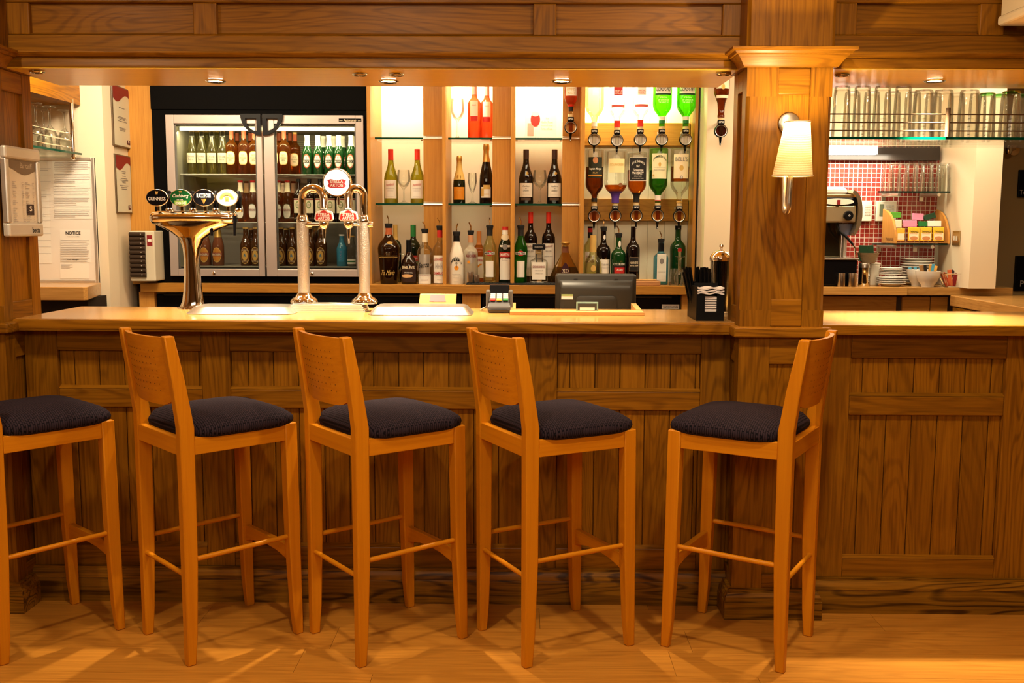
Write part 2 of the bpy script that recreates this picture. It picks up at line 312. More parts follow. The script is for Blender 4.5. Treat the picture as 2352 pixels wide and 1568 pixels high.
# ---------------------------------------------------------------- bar counters
YS,YP,YK,YT,YB=3.722,3.75,3.768,3.666,4.255
def skirting(root,x0,x1,y,h,m=sk,name='skirting',ext='x'):
    p=[(y+.03,0),(y,0),(y,h*.62),(y+.003,h*.68),(y-.002,h*.70),(y+.001,h*.84),(y+.008,h*.93),(y+.012,h*.95),(y+.012,h),(y+.03,h)]
    return B().ext(p,ext,x0,x1).out(name,m,root,W=True,smooth=1,ang=25)
def planks(root,x0,x1,z0,z1,y,first=None,pw=.0955,name='plank_panel'):
    b=B();b.box(x0,x1,y+.012,y+.02,z0,z1)
    x=x0-(first or 0)
    while x<x1-.001:
        a,c=max(x,x0),min(x+pw,x1)
        if c-a>.004:b.box(a+.0014,c-.0014,y,y+.012,z0,z1)
        x+=pw
    return b.out(name,oakZ,root,W=True,bev=.0022,segs=1)
def counter(name,label,x0,x1,yp,ys,stiles,zs,panels,skh):
    root=E(name,label,'bar counter',(x0,yp,0))
    for a,c in stiles:B().box(a,c,yp,yp+.03,skh-.01,zs[0]).out('stile',oakZ,root,W=True,bev=.004)
    for za,zb in [(zs[1],zs[0]),(zs[3],zs[2]),(skh-.01,zs[4])]:
        for k in range(len(stiles)-1):
            B().box(stiles[k][1],stiles[k+1][0],yp+.001,yp+.03,za,zb).out('rail',oakX,root,W=True,bev=.004)
    for k in range(len(stiles)-1):
        a,c=stiles[k][1],stiles[k+1][0]
        off=panels[k]
        planks(root,a,c,zs[2],zs[1],yp+.018,off);planks(root,a,c,zs[4],zs[3],yp+.018,off)
        for z in (zs[2],zs[4]):
            B().ext([(yp,z),(yp+.018,z+.011),(yp+.018,z)],'x',a,c).out('panel_moulding',oakX,root,W=True)
    skirting(root,x0,x1,ys,skh)
    B().box(x0,x1,yp+.045,yp+.42,.02,zs[0]).out('carcass',plain('dark_carcass',(.05,.025,.01),.7),root,W=True)
    return root
xs=lambda u,v=850:X(u,YP,v)
zz=[Z(758,YP,900),Z(809,YP,900),Z(896,YP,900),Z(939,YP,900),Z(1256,YP,900)]
zs_=[1.0575,zz[1],zz[2],zz[3],zz[4]]
PX0,PX1=-1.885,X(1703,3.615,600)
CX0,CX1=PX1,X(1896,3.615,600)
counter('bar_counter','long oak panelled bar counter with vertical tongue-and-groove boards behind the stools',PX0+.0,CX0,YP,YS,
  [(PX0,xs(133)),(xs(463),xs(528)),(xs(1213),xs(1280)),(xs(1610),CX0)],zs_,[.04,.03,.047],Z(1307,YS,900))
t=E('bar_worktop','long polished oak bar top carrying the beer taps','bar top',(PX0,YT,1.1))
B().box(PX0,CX0,YT+.0285,YB,1.062,1.1).out('worktop',top_,t,W=True,bev=.001);B().box(PX0,CX0,YT,YT+.028,1.062,1.1).out('nosing',oakX,t,W=True,bev=.007,segs=3)
B().box(CX0+.0005,CX1,3.855,YB,1.062,1.1).out('worktop',top_,t,W=True,bev=.004)
B().box(PX0,CX0,YT-.0005,YT+.02,1.058,1.0625).out('edge_lipping',oakX,t,W=True)
# right counter
YRP,YRS,YRT,YRB=3.685,3.657,3.617,4.23
RX1=2.5
xr=lambda u,v=900:X(u,YRP,v)
zr=[1.0575,Z(823,YRP,2110),Z(910,YRP,2110),Z(954,YRP,2110),Z(1283,YRP,2110)]
counter('bar_counter','short oak panelled bar counter beyond the pillar with wall lamp',CX1,RX1,YRP,YRS,[(CX1,xr(1952)),(xr(2308),RX1)],zr,[.045],Z(1332,YRS,2110))
t=E('bar_worktop','short polished oak bar top beyond the pillar with wall lamp','bar top',(CX1,YRT,1.1))
B().box(CX1,RX1,YRT+.0225,YRB,1.063,1.1).out('worktop',top_,t,W=True,bev=.001);B().box(CX1,RX1,YRT,YRT+.022,1.063,1.1).out('nosing',oakX,t,W=True,bev=.003,segs=2)
# side return of the right counter
xf=2.235
t=E('bar_worktop','hinged counter return running back from the short bar top to the coffee counter','bar top',(xf,4.3,1.1))
B().box(xf,3.2,YRB+.01,5.24,1.045,1.1).out('worktop',topY,t,W=True,bev=.004)
B().box(xf+.03,xf+.06,YRB+.3,5.22,.0,1.04).out('side_panel',oakZ,t,W=True)
B().ext([(xf+.0,1.04),(xf+.0,.985),(xf+.03,.985),(xf+.03,1.04)],'y',5.0,5.2).out('support_batten',oakY,t,W=True)
# ---------------------------------------------------------------- pillars
def pillar(name,label,x0,x1,yf,yb,px):
    r=E(name,label,'pillar',((x0+x1)/2,yf,0),kind='structure')
    d=.013;w=x1-x0
    zb0,zb1=Z(776,yf-.03,1800),Z(752,yf-.03,1800)   # band
    zc0,zc1=Z(155,yf,1800),Z(106,yf-.062,1800)      # capital
    zt=2.75;zp=.105
    def front(z0,z1,sl,sr,rb,rt,ch=0):
        # stiles carry a chamfered outer corner
        for a,c,sg in ((x0,x0+sl,1),(x1-sr,x1,-1)):
            if ch:
                zc=.06
                poly=[(a,yf+ch),(a+ch,yf),(c,yf),(c,yf+d),(a,yf+d)] if sg>0 else [(c,yf+ch),(c,yf+d),(a,yf+d),(a,yf),(c-ch,yf)]
                b=B().ext(poly,'z',z0+zc,z1-.10);b.box(a,c,yf,yf+d,z0,z0+zc);b.box(a,c,yf,yf+d,z1-.10,z1)
            else:b=B().box(a,c,yf,yf+d,z0,z1)
            b.out('stile',oakZ,r,W=True)
        for za,zb in ((z0,z0+rb),(z1-rt,z1)):B().box(x0+sl,x1-sr,yf+.001,yf+d,za,zb).out('rail',oakX,r,W=True,bev=.004)
    def side(xa,z0,z1,rb,rt,sg):
        xo=xa-sg*.012;a,c=min(xa,xo),max(xa,xo)
        st=.068
        B().box(a,c,yf+d,yf+st,z0,z1).out('stile',oakZ,r,W=True);B().box(a,c,yb-st,yb,z0,z1).out('stile',oakZ,r,W=True)
        for za,zb in ((z0,z0+rb),(z1-rt,z1)):B().box(a,c,yf+st,yb-st,za,zb).out('rail',oakY,r,W=True,bev=.003)
    B().box(x0+.012,x1-.012,yf+d,yb,zp,zt).out('core',oakZ,r,W=True)
    front(zb1,zc0,px[0],px[1],px[2],px[3],.012);front(zp,zb0,px[0],px[1],.06,.10)
    for xa,sg in ((x0,-1),(x1,1)):
        side(xa,zb1,zc0,.07,.075,sg);side(xa,zp,zb0,.06,.1,sg)
    # counter-height band
    B().box(x0-.025,x1+.025,yf-.03,yb+.02,zb0,zb1).out('band',oakX,r,W=True,bev=.006)
    def ring(o,z):return [(x0-o,yf-o,z),(x1+o,yf-o,z),(x1+o,yb,z),(x0-o,yb,z)]
    h=zc1-zc0;pr=[(0,0),(.014,.02),(.018,.1),(.026,.3),(.036,.5),(.043,.62),(.043,.64),(.05,.66),(.052,.72),(.056,.8),(.064,.84),(.066,.86),(.066,1)]
    B().loft([ring(o,zc0+h*q) for o,q in pr]).out('capital',oakX,r,W=True,smooth=1,ang=20)
    B().box(x0-.004,x1+.004,yf-.004,yb,zc1,zt).out('upper_shaft',oakZ,r,W=True,bev=.012,segs=1)
    pl=[(.03,0),(.03,.068),(.027,.07),(.026,.085),(.018,.1),(.012,.104),(.012,.112),(0,.114)]
    B().loft([ring(o,z) for o,z in pl]).out('plinth',sk,r,W=True,smooth=1,ang=20)
    return r
cw=CX1-CX0
pf=[X(1774,3.615,600)-CX0,CX1-X(1846,3.615,600),Z(687,3.615,1800)-Z(752,3.585,1800),Z(155,3.615,1800)-Z(217,3.615,1800)]
pillar('pillar','square oak pillar with recessed panel carrying the wall lamp',CX0,CX1,3.615,3.83,pf)
pillar('pillar','oak pillar beside the bar end carrying the drinks tariff frame',PX0-.34,PX0,3.615,3.90,pf)
# ---------------------------------------------------------------- overhead fascia + soffit
def fascia(x0,x1,stiles,yo,label):
    r=E('trim_1' if x0<0 else 'trim_2',label,'panelling',(x0,3.74+yo,2.01),kind='structure')
    y=3.74+yo;u=900 if x0<0 else 2130
    z=lambda v:Z(v,y,u)
    zl0,zl1=z(117),z(81);zt=z(7)
    B().box(x0,x1,y,y+.03,zl0-.01,zl1).out('rail',oakX,r,W=True,bev=.004)
    B().box(x0,x1,y,y+.03,zt,2.75).out('rail',oakX,r,W=True,bev=.004)
    for a,c in stiles:B().box(a,c,y+.0006,y+.03,zl1,zt).out('stile',oakZ,r,W=True,bev=.004)
    B().box(x0,x1,y+.022,y+.05,zl1-.01,zt+.01).out('panel',oakX,r,W=True)
    B().ext([(y,zl1),(y+.022,zl1+.010),(y+.022,zl1)],'x',x0,x1).out('panel_moulding',oakX,r,W=True)
    f=3.70+yo;zb=2.010
    zz=lambda v:Z(v,f-.01,u)
    p=[(y+.03,zz(117)),(f,zz(117)),(f-.016,zz(119)),(f-.018,zz(123)),(f-.012,zz(127)),(f-.004,zz(131)),(f+.004,zz(132)),(f+.004,zz(134)),(f,zz(136)),(f-.006,zz(150)),(f-.006,zb+.006),(f-.004,zb+.003),(y+.03,zb+.003)]
    B().ext(p,'x',x0,x1).out('cornice',oakX,r,W=True,smooth=1,ang=20)
    B().box(x0,x1,f-.003,4.152,zb,zb+.0025).out('soffit',soff,r,W=True)
    B().box(x0,x1,y+.052,4.15,zb+.021,2.75).out('bulkhead',cream,r,W=True)
    return r
fx=lambda u,v=40:X(u,3.74,v)
fascia(PX0,CX0,[(PX0,fx(66)),(fx(443),fx(497)),(fx(1225),fx(1278)),(fx(1660),CX0)],0,'long oak panelled fascia with cornice above the bar')
fascia(CX1,3.0,[(CX1,fx(1963)),(fx(2243),fx(2300))],-.03,'short oak panelled fascia with cornice beyond the pillar')
# boxed cream soffit in the corner above the right fascia
bx=PY(2298,57,3.66)
struct(B().box(bx.x+.01,3.0,1.6,3.68,bx.z+.035,2.75),'trim_3',cream)
struct(B().box(bx.x,3.0,1.6,3.69,bx.z,bx.z+.034),'trim_4',cream,bev=.01)
# downlights
def downlight(u,v,zc,lit,label,power=0,r=.04,grp=None,ang=66,size=.02,tilt=(0,0),loc=None):
    p=PZ(u,v,zc) if loc is None else V(loc)
    d=E('downlight',label,'downlight',p,grp)
    B().lathe([(r*.72,.0),(r*.74,-.006),(r*.9,-.008),(r,-.004),(r,.0)],n=28).out('bezel',chrome,d,smooth=1)
    B().lathe([(0,-.003),(r*.7,-.003),(r*.7,.001),(0,.001)],n=24).out('lens',lampE if lit else offlens,d,smooth=1)
    if lit:
        l=bpy.data.lights.new('spot','SPOT');l.energy=power;l.color=(1,.80,.52);l.spot_size=rad(ang);l.spot_blend=.85;l.shadow_soft_size=size
        o=bpy.data.objects.new('spot_light',l);COL.objects.link(o);o.location=p+V((0,0,-.015));o.rotation_euler=(rad(tilt[0]),rad(tilt[1]),0)
    return d
ZSO=2.009
PB=120
downlight(495,184,ZSO,1,'lit downlight in the soffit above the four-badge beer tap',PB*1.0,tilt=(0,0))
downlight(893,184.5,ZSO,1,'lit downlight in the soffit left of the bay with red-capped wine',PB*1.3)
downlight(1290,184.5,ZSO,1,'lit downlight in the soffit above the till monitor',PB*.65)
downlight(2147,183.5,ZSO-.0,1,'lit downlight in the soffit above the hanging pint glasses',PB*2.4)
for u,v,l in ((85,162.5,'small unlit downlight against the left-hand pillar'),(826,169,'small unlit downlight, the one of the close pair nearer the fridge'),(911,169.5,'small unlit downlight just in front of the second lit one'),(1662,167.5,'small unlit downlight beside the pillar with wall lamp'),(1934,170,'small unlit downlight on the kitchen side of the pillar')):
    downlight(u,v,ZSO,0,l,r=.028)
# ---------------------------------------------------------------- left alcove
xa=X(243,5.0,430)
struct(B().box(-2.9,xa,5.0,5.12,0,2.5),'wall_back',cream)
qa=PY(243,430,5.0);qb=PY(305,430,5.42)
struct(B().ext([(qa.x,5.0),(qb.x,qb.y),(qb.x-.02,qb.y+.1),(qa.x-.05,5.12)],'z',0,2.5),'wall_left',plain('cream_paint_side',(.78,.66,.47),.75))
struct(B().box(-2.95,-2.85,3.95,5.05,0,2.5),'wall_left',cream)
fw0,fw1=X(303,5.36),X(361,5.36)
struct(B().box(fw0-.03,fw1,5.36,5.40,1.13,2.42),'trim_5',shf)
# hanging glass rack
gx=-2.17
zg=PX(132,345,gx).z
r=E('glass_rack','small glass shelf with chrome rails on the alcove side wall holding wine glasses','glass rack',(gx-.17,4.6,zg))
B().box(gx-.3,gx,4.32,4.98,zg-.005,zg+.005).out('shelf',glass_shelf_m,r,W=True)
B().box(gx-.0005,gx+.0015,4.32,4.98,zg-.005,zg+.005).out('shelf_edge',glass_edge,r,W=True)
pr=PX(166,300,gx-.01)
zbk=PX(190,243,gx).z
B().tube([(pr.x,pr.y,zg-.02),(pr.x,pr.y,zbk+.02)],.011,12).out('post',chrome,r,W=True,smooth=1)
B().lathe([(0,-.035),(.012,-.03),(.014,-.02),(.009,-.012),(.011,0)],c=(pr.x,pr.y,zg),n=12).out('finial',chrome,r,W=True,smooth=1)
for k,zr_ in enumerate((.025,.06,.092)):
    B().tube([(pr.x-.004,pr.y,zg+zr_),(pr.x-.004,4.32,zg+zr_)],.003,6).out('rail',brass_,r,W=True,smooth=1)
B().tube([(pr.x,pr.y,zbk+.01),(pr.x,4.32,zbk+.01)],.008,8).out('top_rail',chrome,r,W=True,smooth=1)
b=B().box(-2.85,gx,4.25,4.99,zbk,2.4);struct(b,'trim_6',oakY)
def wineglass(label,loc,h,r,grp,up=True,m=glass_clear,kind='wine glass'):
    g=E('wine_glass',label,kind,loc,grp)
    pr=[(0,.0),(r*.85,.0),(r*.86,.003),(r*.3,.008),(.0045,.02),(.0042,h*.40),(.008,h*.45),(r*.62,h*.53),(r*.95,h*.66),(r,h*.76),(r*.93,h*.9),(r*.86,h),(r*.82,h),(r*.89,h*.9),(r*.95,h*.76),(r*.9,h*.67),(r*.57,h*.55),(0,h*.48)]
    if not up:pr=[(a,h-z) for a,z in pr][::-1]
    B().lathe(pr,n=22).out('bowl',m,g,smooth=1,ang=60)
    return g
k=0
for u,vb,dy in ((85,334,0),(103,336,.07),(117,338,-.02),(134,340,.05),(150,341,.1)):
    q=PX(u,vb,gx-.07-(k%2)*.08)
    wineglass(f'upturned wine glass on the chrome-railed alcove shelf, {ordn[k]} from the pillar',(q.x,q.y,zg+.0051),.205,.036,'upturned wine glasses in the alcove',False);k+=1
# alcove ledge
zl=Z(661,4.62,150)
r=E('alcove_ledge','short oak ledge with a clipped end under the notice board','ledge',(-2.4,4.62,zl))
ql=PY(198,690,4.62);qr=PY(232,668,4.98)
B().ext([(-2.85,4.62),(ql.x-.01,4.62),(ql.x,4.64),(qr.x,4.98),(-2.85,4.98)],'z',ql.z,ql.z+.062).out('worktop',top_,r,W=True,bev=.003)
B().box(-2.85,ql.x-.05,4.75,4.97,0,ql.z).out('base',plain('dark_recess',(.02,.012,.006),.8),r,W=True)
# notice board
q0=PY(60,361,4.985);q1=PY(228,650,4.985)
bw=q1.x-q0.x;bh=q0.z-q1.z;bc=(q0.x+q1.x)/2;bz=(q0.z+q1.z)/2
r=E('notice_board','large silver-framed board of licensing papers headed NOTICE on the alcove wall','notice board',(bc,4.999,bz))
B().box(-bw/2,bw/2,-.012,-.001,-bh/2,bh/2).out('backing',P('board_paper',(.80,.74,.66)),r)
fr=B()
for a,b_,c,d in ((-bw/2,-bw/2+.014,-bh/2,bh/2),(bw/2-.014,bw/2,-bh/2,bh/2),(-bw/2+.014,bw/2-.014,bh/2-.014,bh/2),(-bw/2+.014,bw/2-.014,-bh/2,-bh/2+.014)):fr.box(a,b_,-.018,-.0005,c,d)
fr.out('frame',alu,r,bev=.002)
pt=lambda u,v:(PY(u,v,4.985).x-bc,PY(u,v,4.985).z-bz)
nf=flat(-.0125)
def sheet(u0,v0,u1,v1,nm='paper_sheet',m=paper):
    a=pt(u0,v0);b_=pt(u1,v1);return decal(rect(b_[0]-a[0],a[1]-b_[1],(a[0]+b_[0])/2,(a[1]+b_[1])/2),m,r,nf,nm)
sheet(60,368,119,605);sheet(119.5,366,210,503);sheet(137,527,210,603);sheet(137,604,205,640)
nf2=flat(-.0140)
b=B()
def bar(u0,v0,u1,v1):
    a=pt(u0,v0);c=pt(u1,v1);b.add([nf2(a[0],a[1]),nf2(c[0],a[1]),nf2(c[0],c[1]),nf2(a[0],c[1])],[(0,3,2,1)])
rr=random.Random(5)
for k in range(33):
    v=372+k*3.9
    if k not in (6,13,20,27):bar(124 if k%5 else 126,v,207-rr.random()*6-(rr.random()<.2)*30,v+1.5)
for k in range(14):
    v=386+k*15;bar(66,v,117,v+.8)
    if k%3!=2:bar(66,v+4,78+rr.random()*34,v+5.4)
for k in range(13):bar(139,551+k*4.0,207-rr.random()*8,551+k*4.0+1.6)
for k in range(4):bar(141,607+k*2.7,160+rr.random()*8,607+k*2.7+1.1)
b.out('small_print',inkl,r)
n0=pt(168,535);txt([('NOTICE',n0[0],n0[1],(pt(185,0)[0]-pt(150,0)[0]),.017,1.2),('Licensing Act 2003',n0[0],n0[1]-.018,.06,.005)],ink,r,nf2)
n1=pt(170,586);txt([('Daily Manager',n1[0]-.005,n1[1]-.022,.06,.0065,1)],ink,r,flat(-.0146),'lettering')
# framed certificates on the slanting wall
dv=V((qb.x-qa.x,qb.y-qa.y,0)).normalized();nv=V((dv.y,-dv.x,0))
def onwall(u,v):
    d=ray(u,v);t_=((qa-C0).dot(nv))/d.dot(nv);return C0+d*t_
for (u0,v0,u1,v1,lab,lines) in ((249,190,296,343,'upper framed certificate with a maroon wave on the slanting wall',[.35,.5,.52,.54,.57,.68,.70,.72]),(257,352,298,490,'lower framed certificate with a maroon wave on the slanting wall',[.28,.31,.36,.40,.43,.45,.47,.52,.55,.58])):
    a=onwall(u0,v0);c=onwall(u1,v1);w=(c-a).dot(dv);h=a.z-c.z;ct=a+dv*(w/2);ct.z=(a.z+c.z)/2
    r=E('wall_certificate',lab,'certificate',ct,None,math.atan2(dv.y,dv.x))
    B().box(-w/2,w/2,-.014,-.0005,-h/2,h/2).out('frame',P('cert_frame',(.10,.07,.04),.3),r,bev=.002)
    f=flat(-.0142);decal(rect(w*.92,h*.96),P('cert_paper',(.66,.62,.46)),r,f,'sheet')
    f2=flat(-.0152);wv=[(-w*.46,h*.48),(w*.46,h*.48)]+[(w*.46-w*.92*i/10,h*(.30+.07*sin(i/10*5.5+.4)-.01*i/10*0)) for i in range(11)]
    bb=B().add([f2(*q) for q in wv],[tuple(range(len(wv)))]);bb.out('wave_header',dred,r)
    bb=B()
    for q in lines:
        ww=w*(.2+.35*rr.random());z=h/2-h*q;bb.add([f2(-ww/2,z),f2(ww/2,z),f2(ww/2,z-.003),f2(-ww/2,z-.003)],[(0,3,2,1)])
    bb.out('small_print',inkg,r)
    decal(rect(w*.18,h*.075,w*.32,-h*.40),P('crest_maroon',(.08,.015,.02)),r,f2,'crest')
    txt([('S',w*.32,-h*.39,w*.08,h*.04,1)],paper,r,flat(-.0160),'lettering')
# grey coin/drawer box
q=PY(327,588,5.2);r=E('drawer_box','white wall box with a column of ten dark rounded drawers beside the fridge','drawer box',(q.x,5.2,q.z))
hw=X(356,5.2,588)-q.x;hh=PY(327,530,5.2).z-q.z
B().box(-hw,hw,0,.14,-hh,hh).out('housing',P('box_ivory',(.62,.56,.42),.45),r,bev=.006)
for k in range(10):
    z=hh*.86-k*hh*.178
    B().lathe([(0,-hw*.62),(.0125,-hw*.6),(.0125,hw*.62),(0,hw*.63)],c=(-hw*.33,-.004,z),n=12,ax='x').out('drawer',P('drawer_brown',(.035,.02,.012),.35),r,smooth=1)
    B().lathe([(0,.0),(.003,.0),(.003,.004),(0,.005)],c=(hw*.02,-.0165,z+.001),n=8,ax='-y').out('drawer_button',silverp,r,smooth=1)
decal(rect(hw*.42,hh*.42,hw*.62,hh*.62),dred,r,flat(0,eps=.0012),'red_label')
decal(rect(hw*.3,hh*.1,hw*.62,hh*.62),paper,r,flat(0,eps=.0022),'label_panel')
# tariff frame on the left pillar's inner face
def tariff():
    xm=PX0+.017;P0=PX(5,440,xm);P1=PX(85,440,xm)
    d=V((P1.x-P0.x,P1.y-P0.y,0));w=d.length;yaw=math.atan2(d.y,d.x)
    z0=PX(50,543,xm).z;z1=PX(42,339,xm).z;h=z1-z0
    r=E('tariff_frame','tall white snap frame headed Bar tariff on the pillar at the bar end','poster frame',((P0.x+P1.x)/2,(P0.y+P1.y)/2,(z0+z1)/2),None,yaw)
    B().box(-w/2+.004,w/2-.004,-.008,.004,-h/2+.004,h/2-.004).out('backing',P('tariff_paper',(.72,.68,.58)),r)
    fr=P('snap_frame',(.70,.66,.58),.35,metal=.3);bw=.026
    for a,b_,c,e in ((-w/2,-w/2+bw,-h/2+.05,h/2-.045),(w/2-bw,w/2,-h/2+.05,h/2-.045)):B().box(a,b_,-.018,.004,c,e).out('side_rail',alu,r,bev=.005)
    for c,e in ((-h/2,-h/2+.05),(h/2-.045,h/2)):B().box(-w/2,w/2,-.02,.004,c,e).out('end_cap',fr,r,bev=.008)
    iw=w-2*bw;f=flat(-.0085)
    top=h/2-.047
    wv=[(-iw/2,top),(iw/2,top)]+[(iw/2-iw*i/10,top-h*.125+.012*sin(i/10*5.2+2.6)) for i in range(11)]
    B().add([f(*q) for q in wv],[tuple(range(len(wv)))]).out('wave_header',P('tariff_brown',(.20,.15,.10)),r)
    txt([('Bar tariff',iw*.16,top-h*.055,iw*.42,.02,0)],P('tariff_letters',(.62,.55,.42)),r,flat(-.0095))
    bb=B();rr=random.Random(9);f=flat(-.0095)
    for k in range(22):
        z=top-h*(.24+k*.021)
        if k in (4,9,13):continue
        for x0,l in ((-iw*.36,.16),(-iw*.02,.08),(iw*.1,.16),(iw*.36,.06)):
            L=iw*l*(.5+rr.random()*.6);bb.add([f(x0,z),f(x0+L,z),f(x0+L,z-.0022),f(x0,z-.0022)],[(0,3,2,1)])
    bb.out('price_print',inkl,r)
    decal(rect(iw*.26,.04,iw*.25,-h/2+.10),P('crest_brown',(.05,.03,.025)),r,f,'crest')
    txt([('S',iw*.25,-h/2+.104,iw*.1,.02,1)],paper,r,flat(-.0105))
    txt([('becta',w*.26,-h/2+.024,w*.22,.02,.6)],ink,r,flat(-.0202))
tariff()
# ================================================================= BAR STOOLS
def stool():
    r=E('bar_stool','','bar stool',(0,0,0))
    zr0,zr1=.708,.765
    # rear posts: straight to the seat, raked above
    for s in (-1,1):
        y=s*.172
        rings=[]
        for x,z,wx,wy in ((-.198,0,.030,.030),(-.194,.10,.037,.034),(-.190,.35,.046,.036),(-.190,.80,.050,.036),(-.212,.95,.044,.034),(-.238,1.10,.034,.030)):
            rings.append([(x-wx/2,y-wy/2,z),(x+wx/2,y-wy/2,z),(x+wx/2,y+wy/2,z),(x-wx/2,y+wy/2,z)])
        B().loft(rings).out('rear_post',beech,r,bev=.004,smooth=1,ang=30)
    for s in (-1,1):
        y=s*.176;rings=[]
        for x,yo,z,wx in ((.203,.004,0,.030),(.197,.003,.10,.037),(.190,0,.35,.044),(.184,-.002,.768,.046)):
            yy=y+s*yo;rings.append([(x-wx/2,yy-wx/2+.002,z),(x+wx/2,yy-wx/2+.002,z),(x+wx/2,yy+wx/2-.002,z),(x-wx/2,yy+wx/2-.002,z)])
        B().loft(rings).out('front_leg',beech,r,bev=.004,smooth=1,ang=30)
    for s in (-1,1):B().box(-.166,.162,s*.178-.012,s*.178+.012,zr0,zr1).out('side_rail',beechX,r,bev=.002)
    B().box(-.212,-.186,-.155,.155,zr0,zr1).out('back_rail',beechY,r,bev=.002)
    B().box(.172,.198,-.155,.155,zr0,zr1).out('front_rail',beechY,r,bev=.002)
    # seat pad
    n=44;rings=[]
    def ring(k,z,e=0):
        o=[]
        for i in range(n):
            a=2*PI*i/n;c,s=cos(a),sin(a);p=6;q=(abs(c)**p+abs(s)**p)**(-1/p)
            o.append((.016+(c*q*.205)*k,(s*q*.205)*k,z))
        return o
    for k,z in ((.93,.758),(.985,.766),(1.0,.780),(.985,.792),(.95,.800),(.88,.810),(.75,.822),(.55,.832),(.3,.838),(.08,.840)):rings.append(ring(k,z))
    # notch the pad around the rear posts
    b=B().loft(rings)
    def notch(q):
        if q.x<-.148 and abs(q.y)>.140:
            return V((max(q.x,-.1545),q.y,q.z)) 
        return q
    b.move(notch).out('seat_pad',seatm,r,smooth=1,ang=80)
    # curved plywood backrest
    def back(y,z,t):
        u=y/.158;bow=.030*(1-u*u)
        xr=-.190-.048*max(0,(z-.80)/.30)*1.0
        return V((xr-bow+t,y,z))
    nz,ny=10,16;vs=[];fs=[]
    for t in (-.007,.007):
        for j in range(ny+1):
            y=-.158+.316*j/ny;u=abs(y/.158);zb=.868+.03*max(0,(u-.55)/.45)**2.2
            for i in range(nz+1):vs.append(back(y,zb+(1.094-zb)*i/nz,t))
    M_=(nz+1)*(ny+1);idx=lambda k,j,i:k*M_+j*(nz+1)+i
    for j in range(ny):
        for i in range(nz):
            fs.append((idx(0,j,i),idx(0,j,i+1),idx(0,j+1,i+1),idx(0,j+1,i)));fs.append((idx(1,j,i),idx(1,j+1,i),idx(1,j+1,i+1),idx(1,j,i+1)))
        fs.append((idx(0,j,0),idx(0,j+1,0),idx(1,j+1,0),idx(1,j,0)));fs.append((idx(0,j,nz),idx(1,j,nz),idx(1,j+1,nz),idx(0,j+1,nz)))
    for i in range(nz):
        fs.append((idx(0,0,i),idx(1,0,i),idx(1,0,i+1),idx(0,0,i+1)));fs.append((idx(0,ny,i),idx(0,ny,i+1),idx(1,ny,i+1),idx(1,ny,i)))
    bb=B().add(vs,fs);nf=len(bb.f)
    for i in range(7):
        for j in range(9):
            y=-.098+.196*j/8;z=.915+.022*i
            for t in (-.0076,.0076):
                c=back(y,z,t);bb.add([c+V((0,.0021*cos(a),.0021*sin(a))) for a in [2*PI*k/8 for k in range(8)]],[tuple(range(8))])
    bk=bb.out('backrest',beechY,r,smooth=1,ang=40);bk.data.materials.append(plain('hole_dark',(.10,.03,.008),.9))
    for p in list(bk.data.polygons)[nf:]:p.material_index=1
    for s in (-1,1):B().tube([(-.185,s*.177,.357),(.19,s*.177,.362)],.0085,10).out('side_stretcher',beechX,r,smooth=1)
    B().tube([(-.196,-.17,.302),(-.196,.17,.302)],.0085,10).out('rear_stretcher',beechY,r,smooth=1)
    p=[(-.165,.324),(.165,.324),(.165,.262),(.13,.272),(.07,.284),(0,.288),(-.07,.284),(-.13,.272),(-.165,.262)]
    B().ext(p,'x',.182,.204).out('foot_rest',beechY,r,bev=.003)
    return r
S0=stool()
for k,(x,y,a,l) in enumerate(((-1.065,3.428,43,'bar stool with orange wood frame, second from the pillar with the tariff frame'),(-.474,3.425,37.5,'bar stool with navy seat standing in front of the twin-column beer tap'),(.118,3.420,28,'bar stool with navy seat in front of the card terminal and till tray'),(.775,3.404,149.5,'bar stool facing the opposite way, in front of the pillar with wall lamp'),(-1.712,3.424,48.5,'bar stool cut off by the picture edge, below the tariff frame'))):
    o=S0 if k==0 else copytree(S0)
    o.location=(x,y,0);o.rotation_euler=(0,0,rad(a));o['label']=l;o['group']='navy-seated wooden bar stools';o['category']='bar stool'
# ================================================================= WALL LAMP
q=PY(1812,284,3.614);yb=q.y
r=E('wall_lamp','lit wall lamp with woven conical shade and satin nickel arm on the pillar','wall lamp',(q.x,yb,q.z))
B().lathe([(0,.001),(.037,.001),(.037,.006),(.030,.011),(.012,.014),(0,.014)],n=32,ax='-y').out('back_plate',satin,r,smooth=1)
for dx,dz in ((.0,.026),):B().lathe([(0,.008),(.004,.008),(.004,.0105),(0,.011)],c=(dx,0,dz),n=10,ax='-y').out('screw',chrome,r,smooth=1)
ys=3.42
a=PY(1832,280,ys);c=PY(1820,404,ys);tb=PY(1812,480,ys);sx=c.x-q.x
loc=lambda p:V((p.x-q.x,p.y-yb,p.z-q.z))
zt,zb=a.z-q.z,c.z-q.z
rt=(PY(1861,280,ys).x-PY(1804,280,ys).x)/2;rb=(PY(1865.5,402,ys).x-PY(1775,402,ys).x)/2
xt=loc(a).x;xb=loc(PY(1820,402,ys)).x;dy=ys-yb
def ringc(cx,rr,z,n=40):return [(cx+rr*cos(2*PI*i/n),dy+rr*sin(2*PI*i/n),z) for i in range(n)]
ns=12;rg=[ringc(xt+(xb-xt)*k/ns,rt+(rb-rt)*k/ns,zt+(zb-zt)*k/ns) for k in range(ns+1)]
B().loft(rg,caps=False).out('lamp_shade',shade_mat(),r,smooth=1)
for (cx,rr,z) in ((xt,rt,zt),(xb,rb,zb)):
    B().tube([V(p) for p in ringc(cx,rr+.0006,z,40)]+[V(ringc(cx,rr+.0006,z,40)[0])],.0022,6,caps=False).out('shade_rim',P('rim_tape',(.75,.62,.4),.7),r,smooth=1)
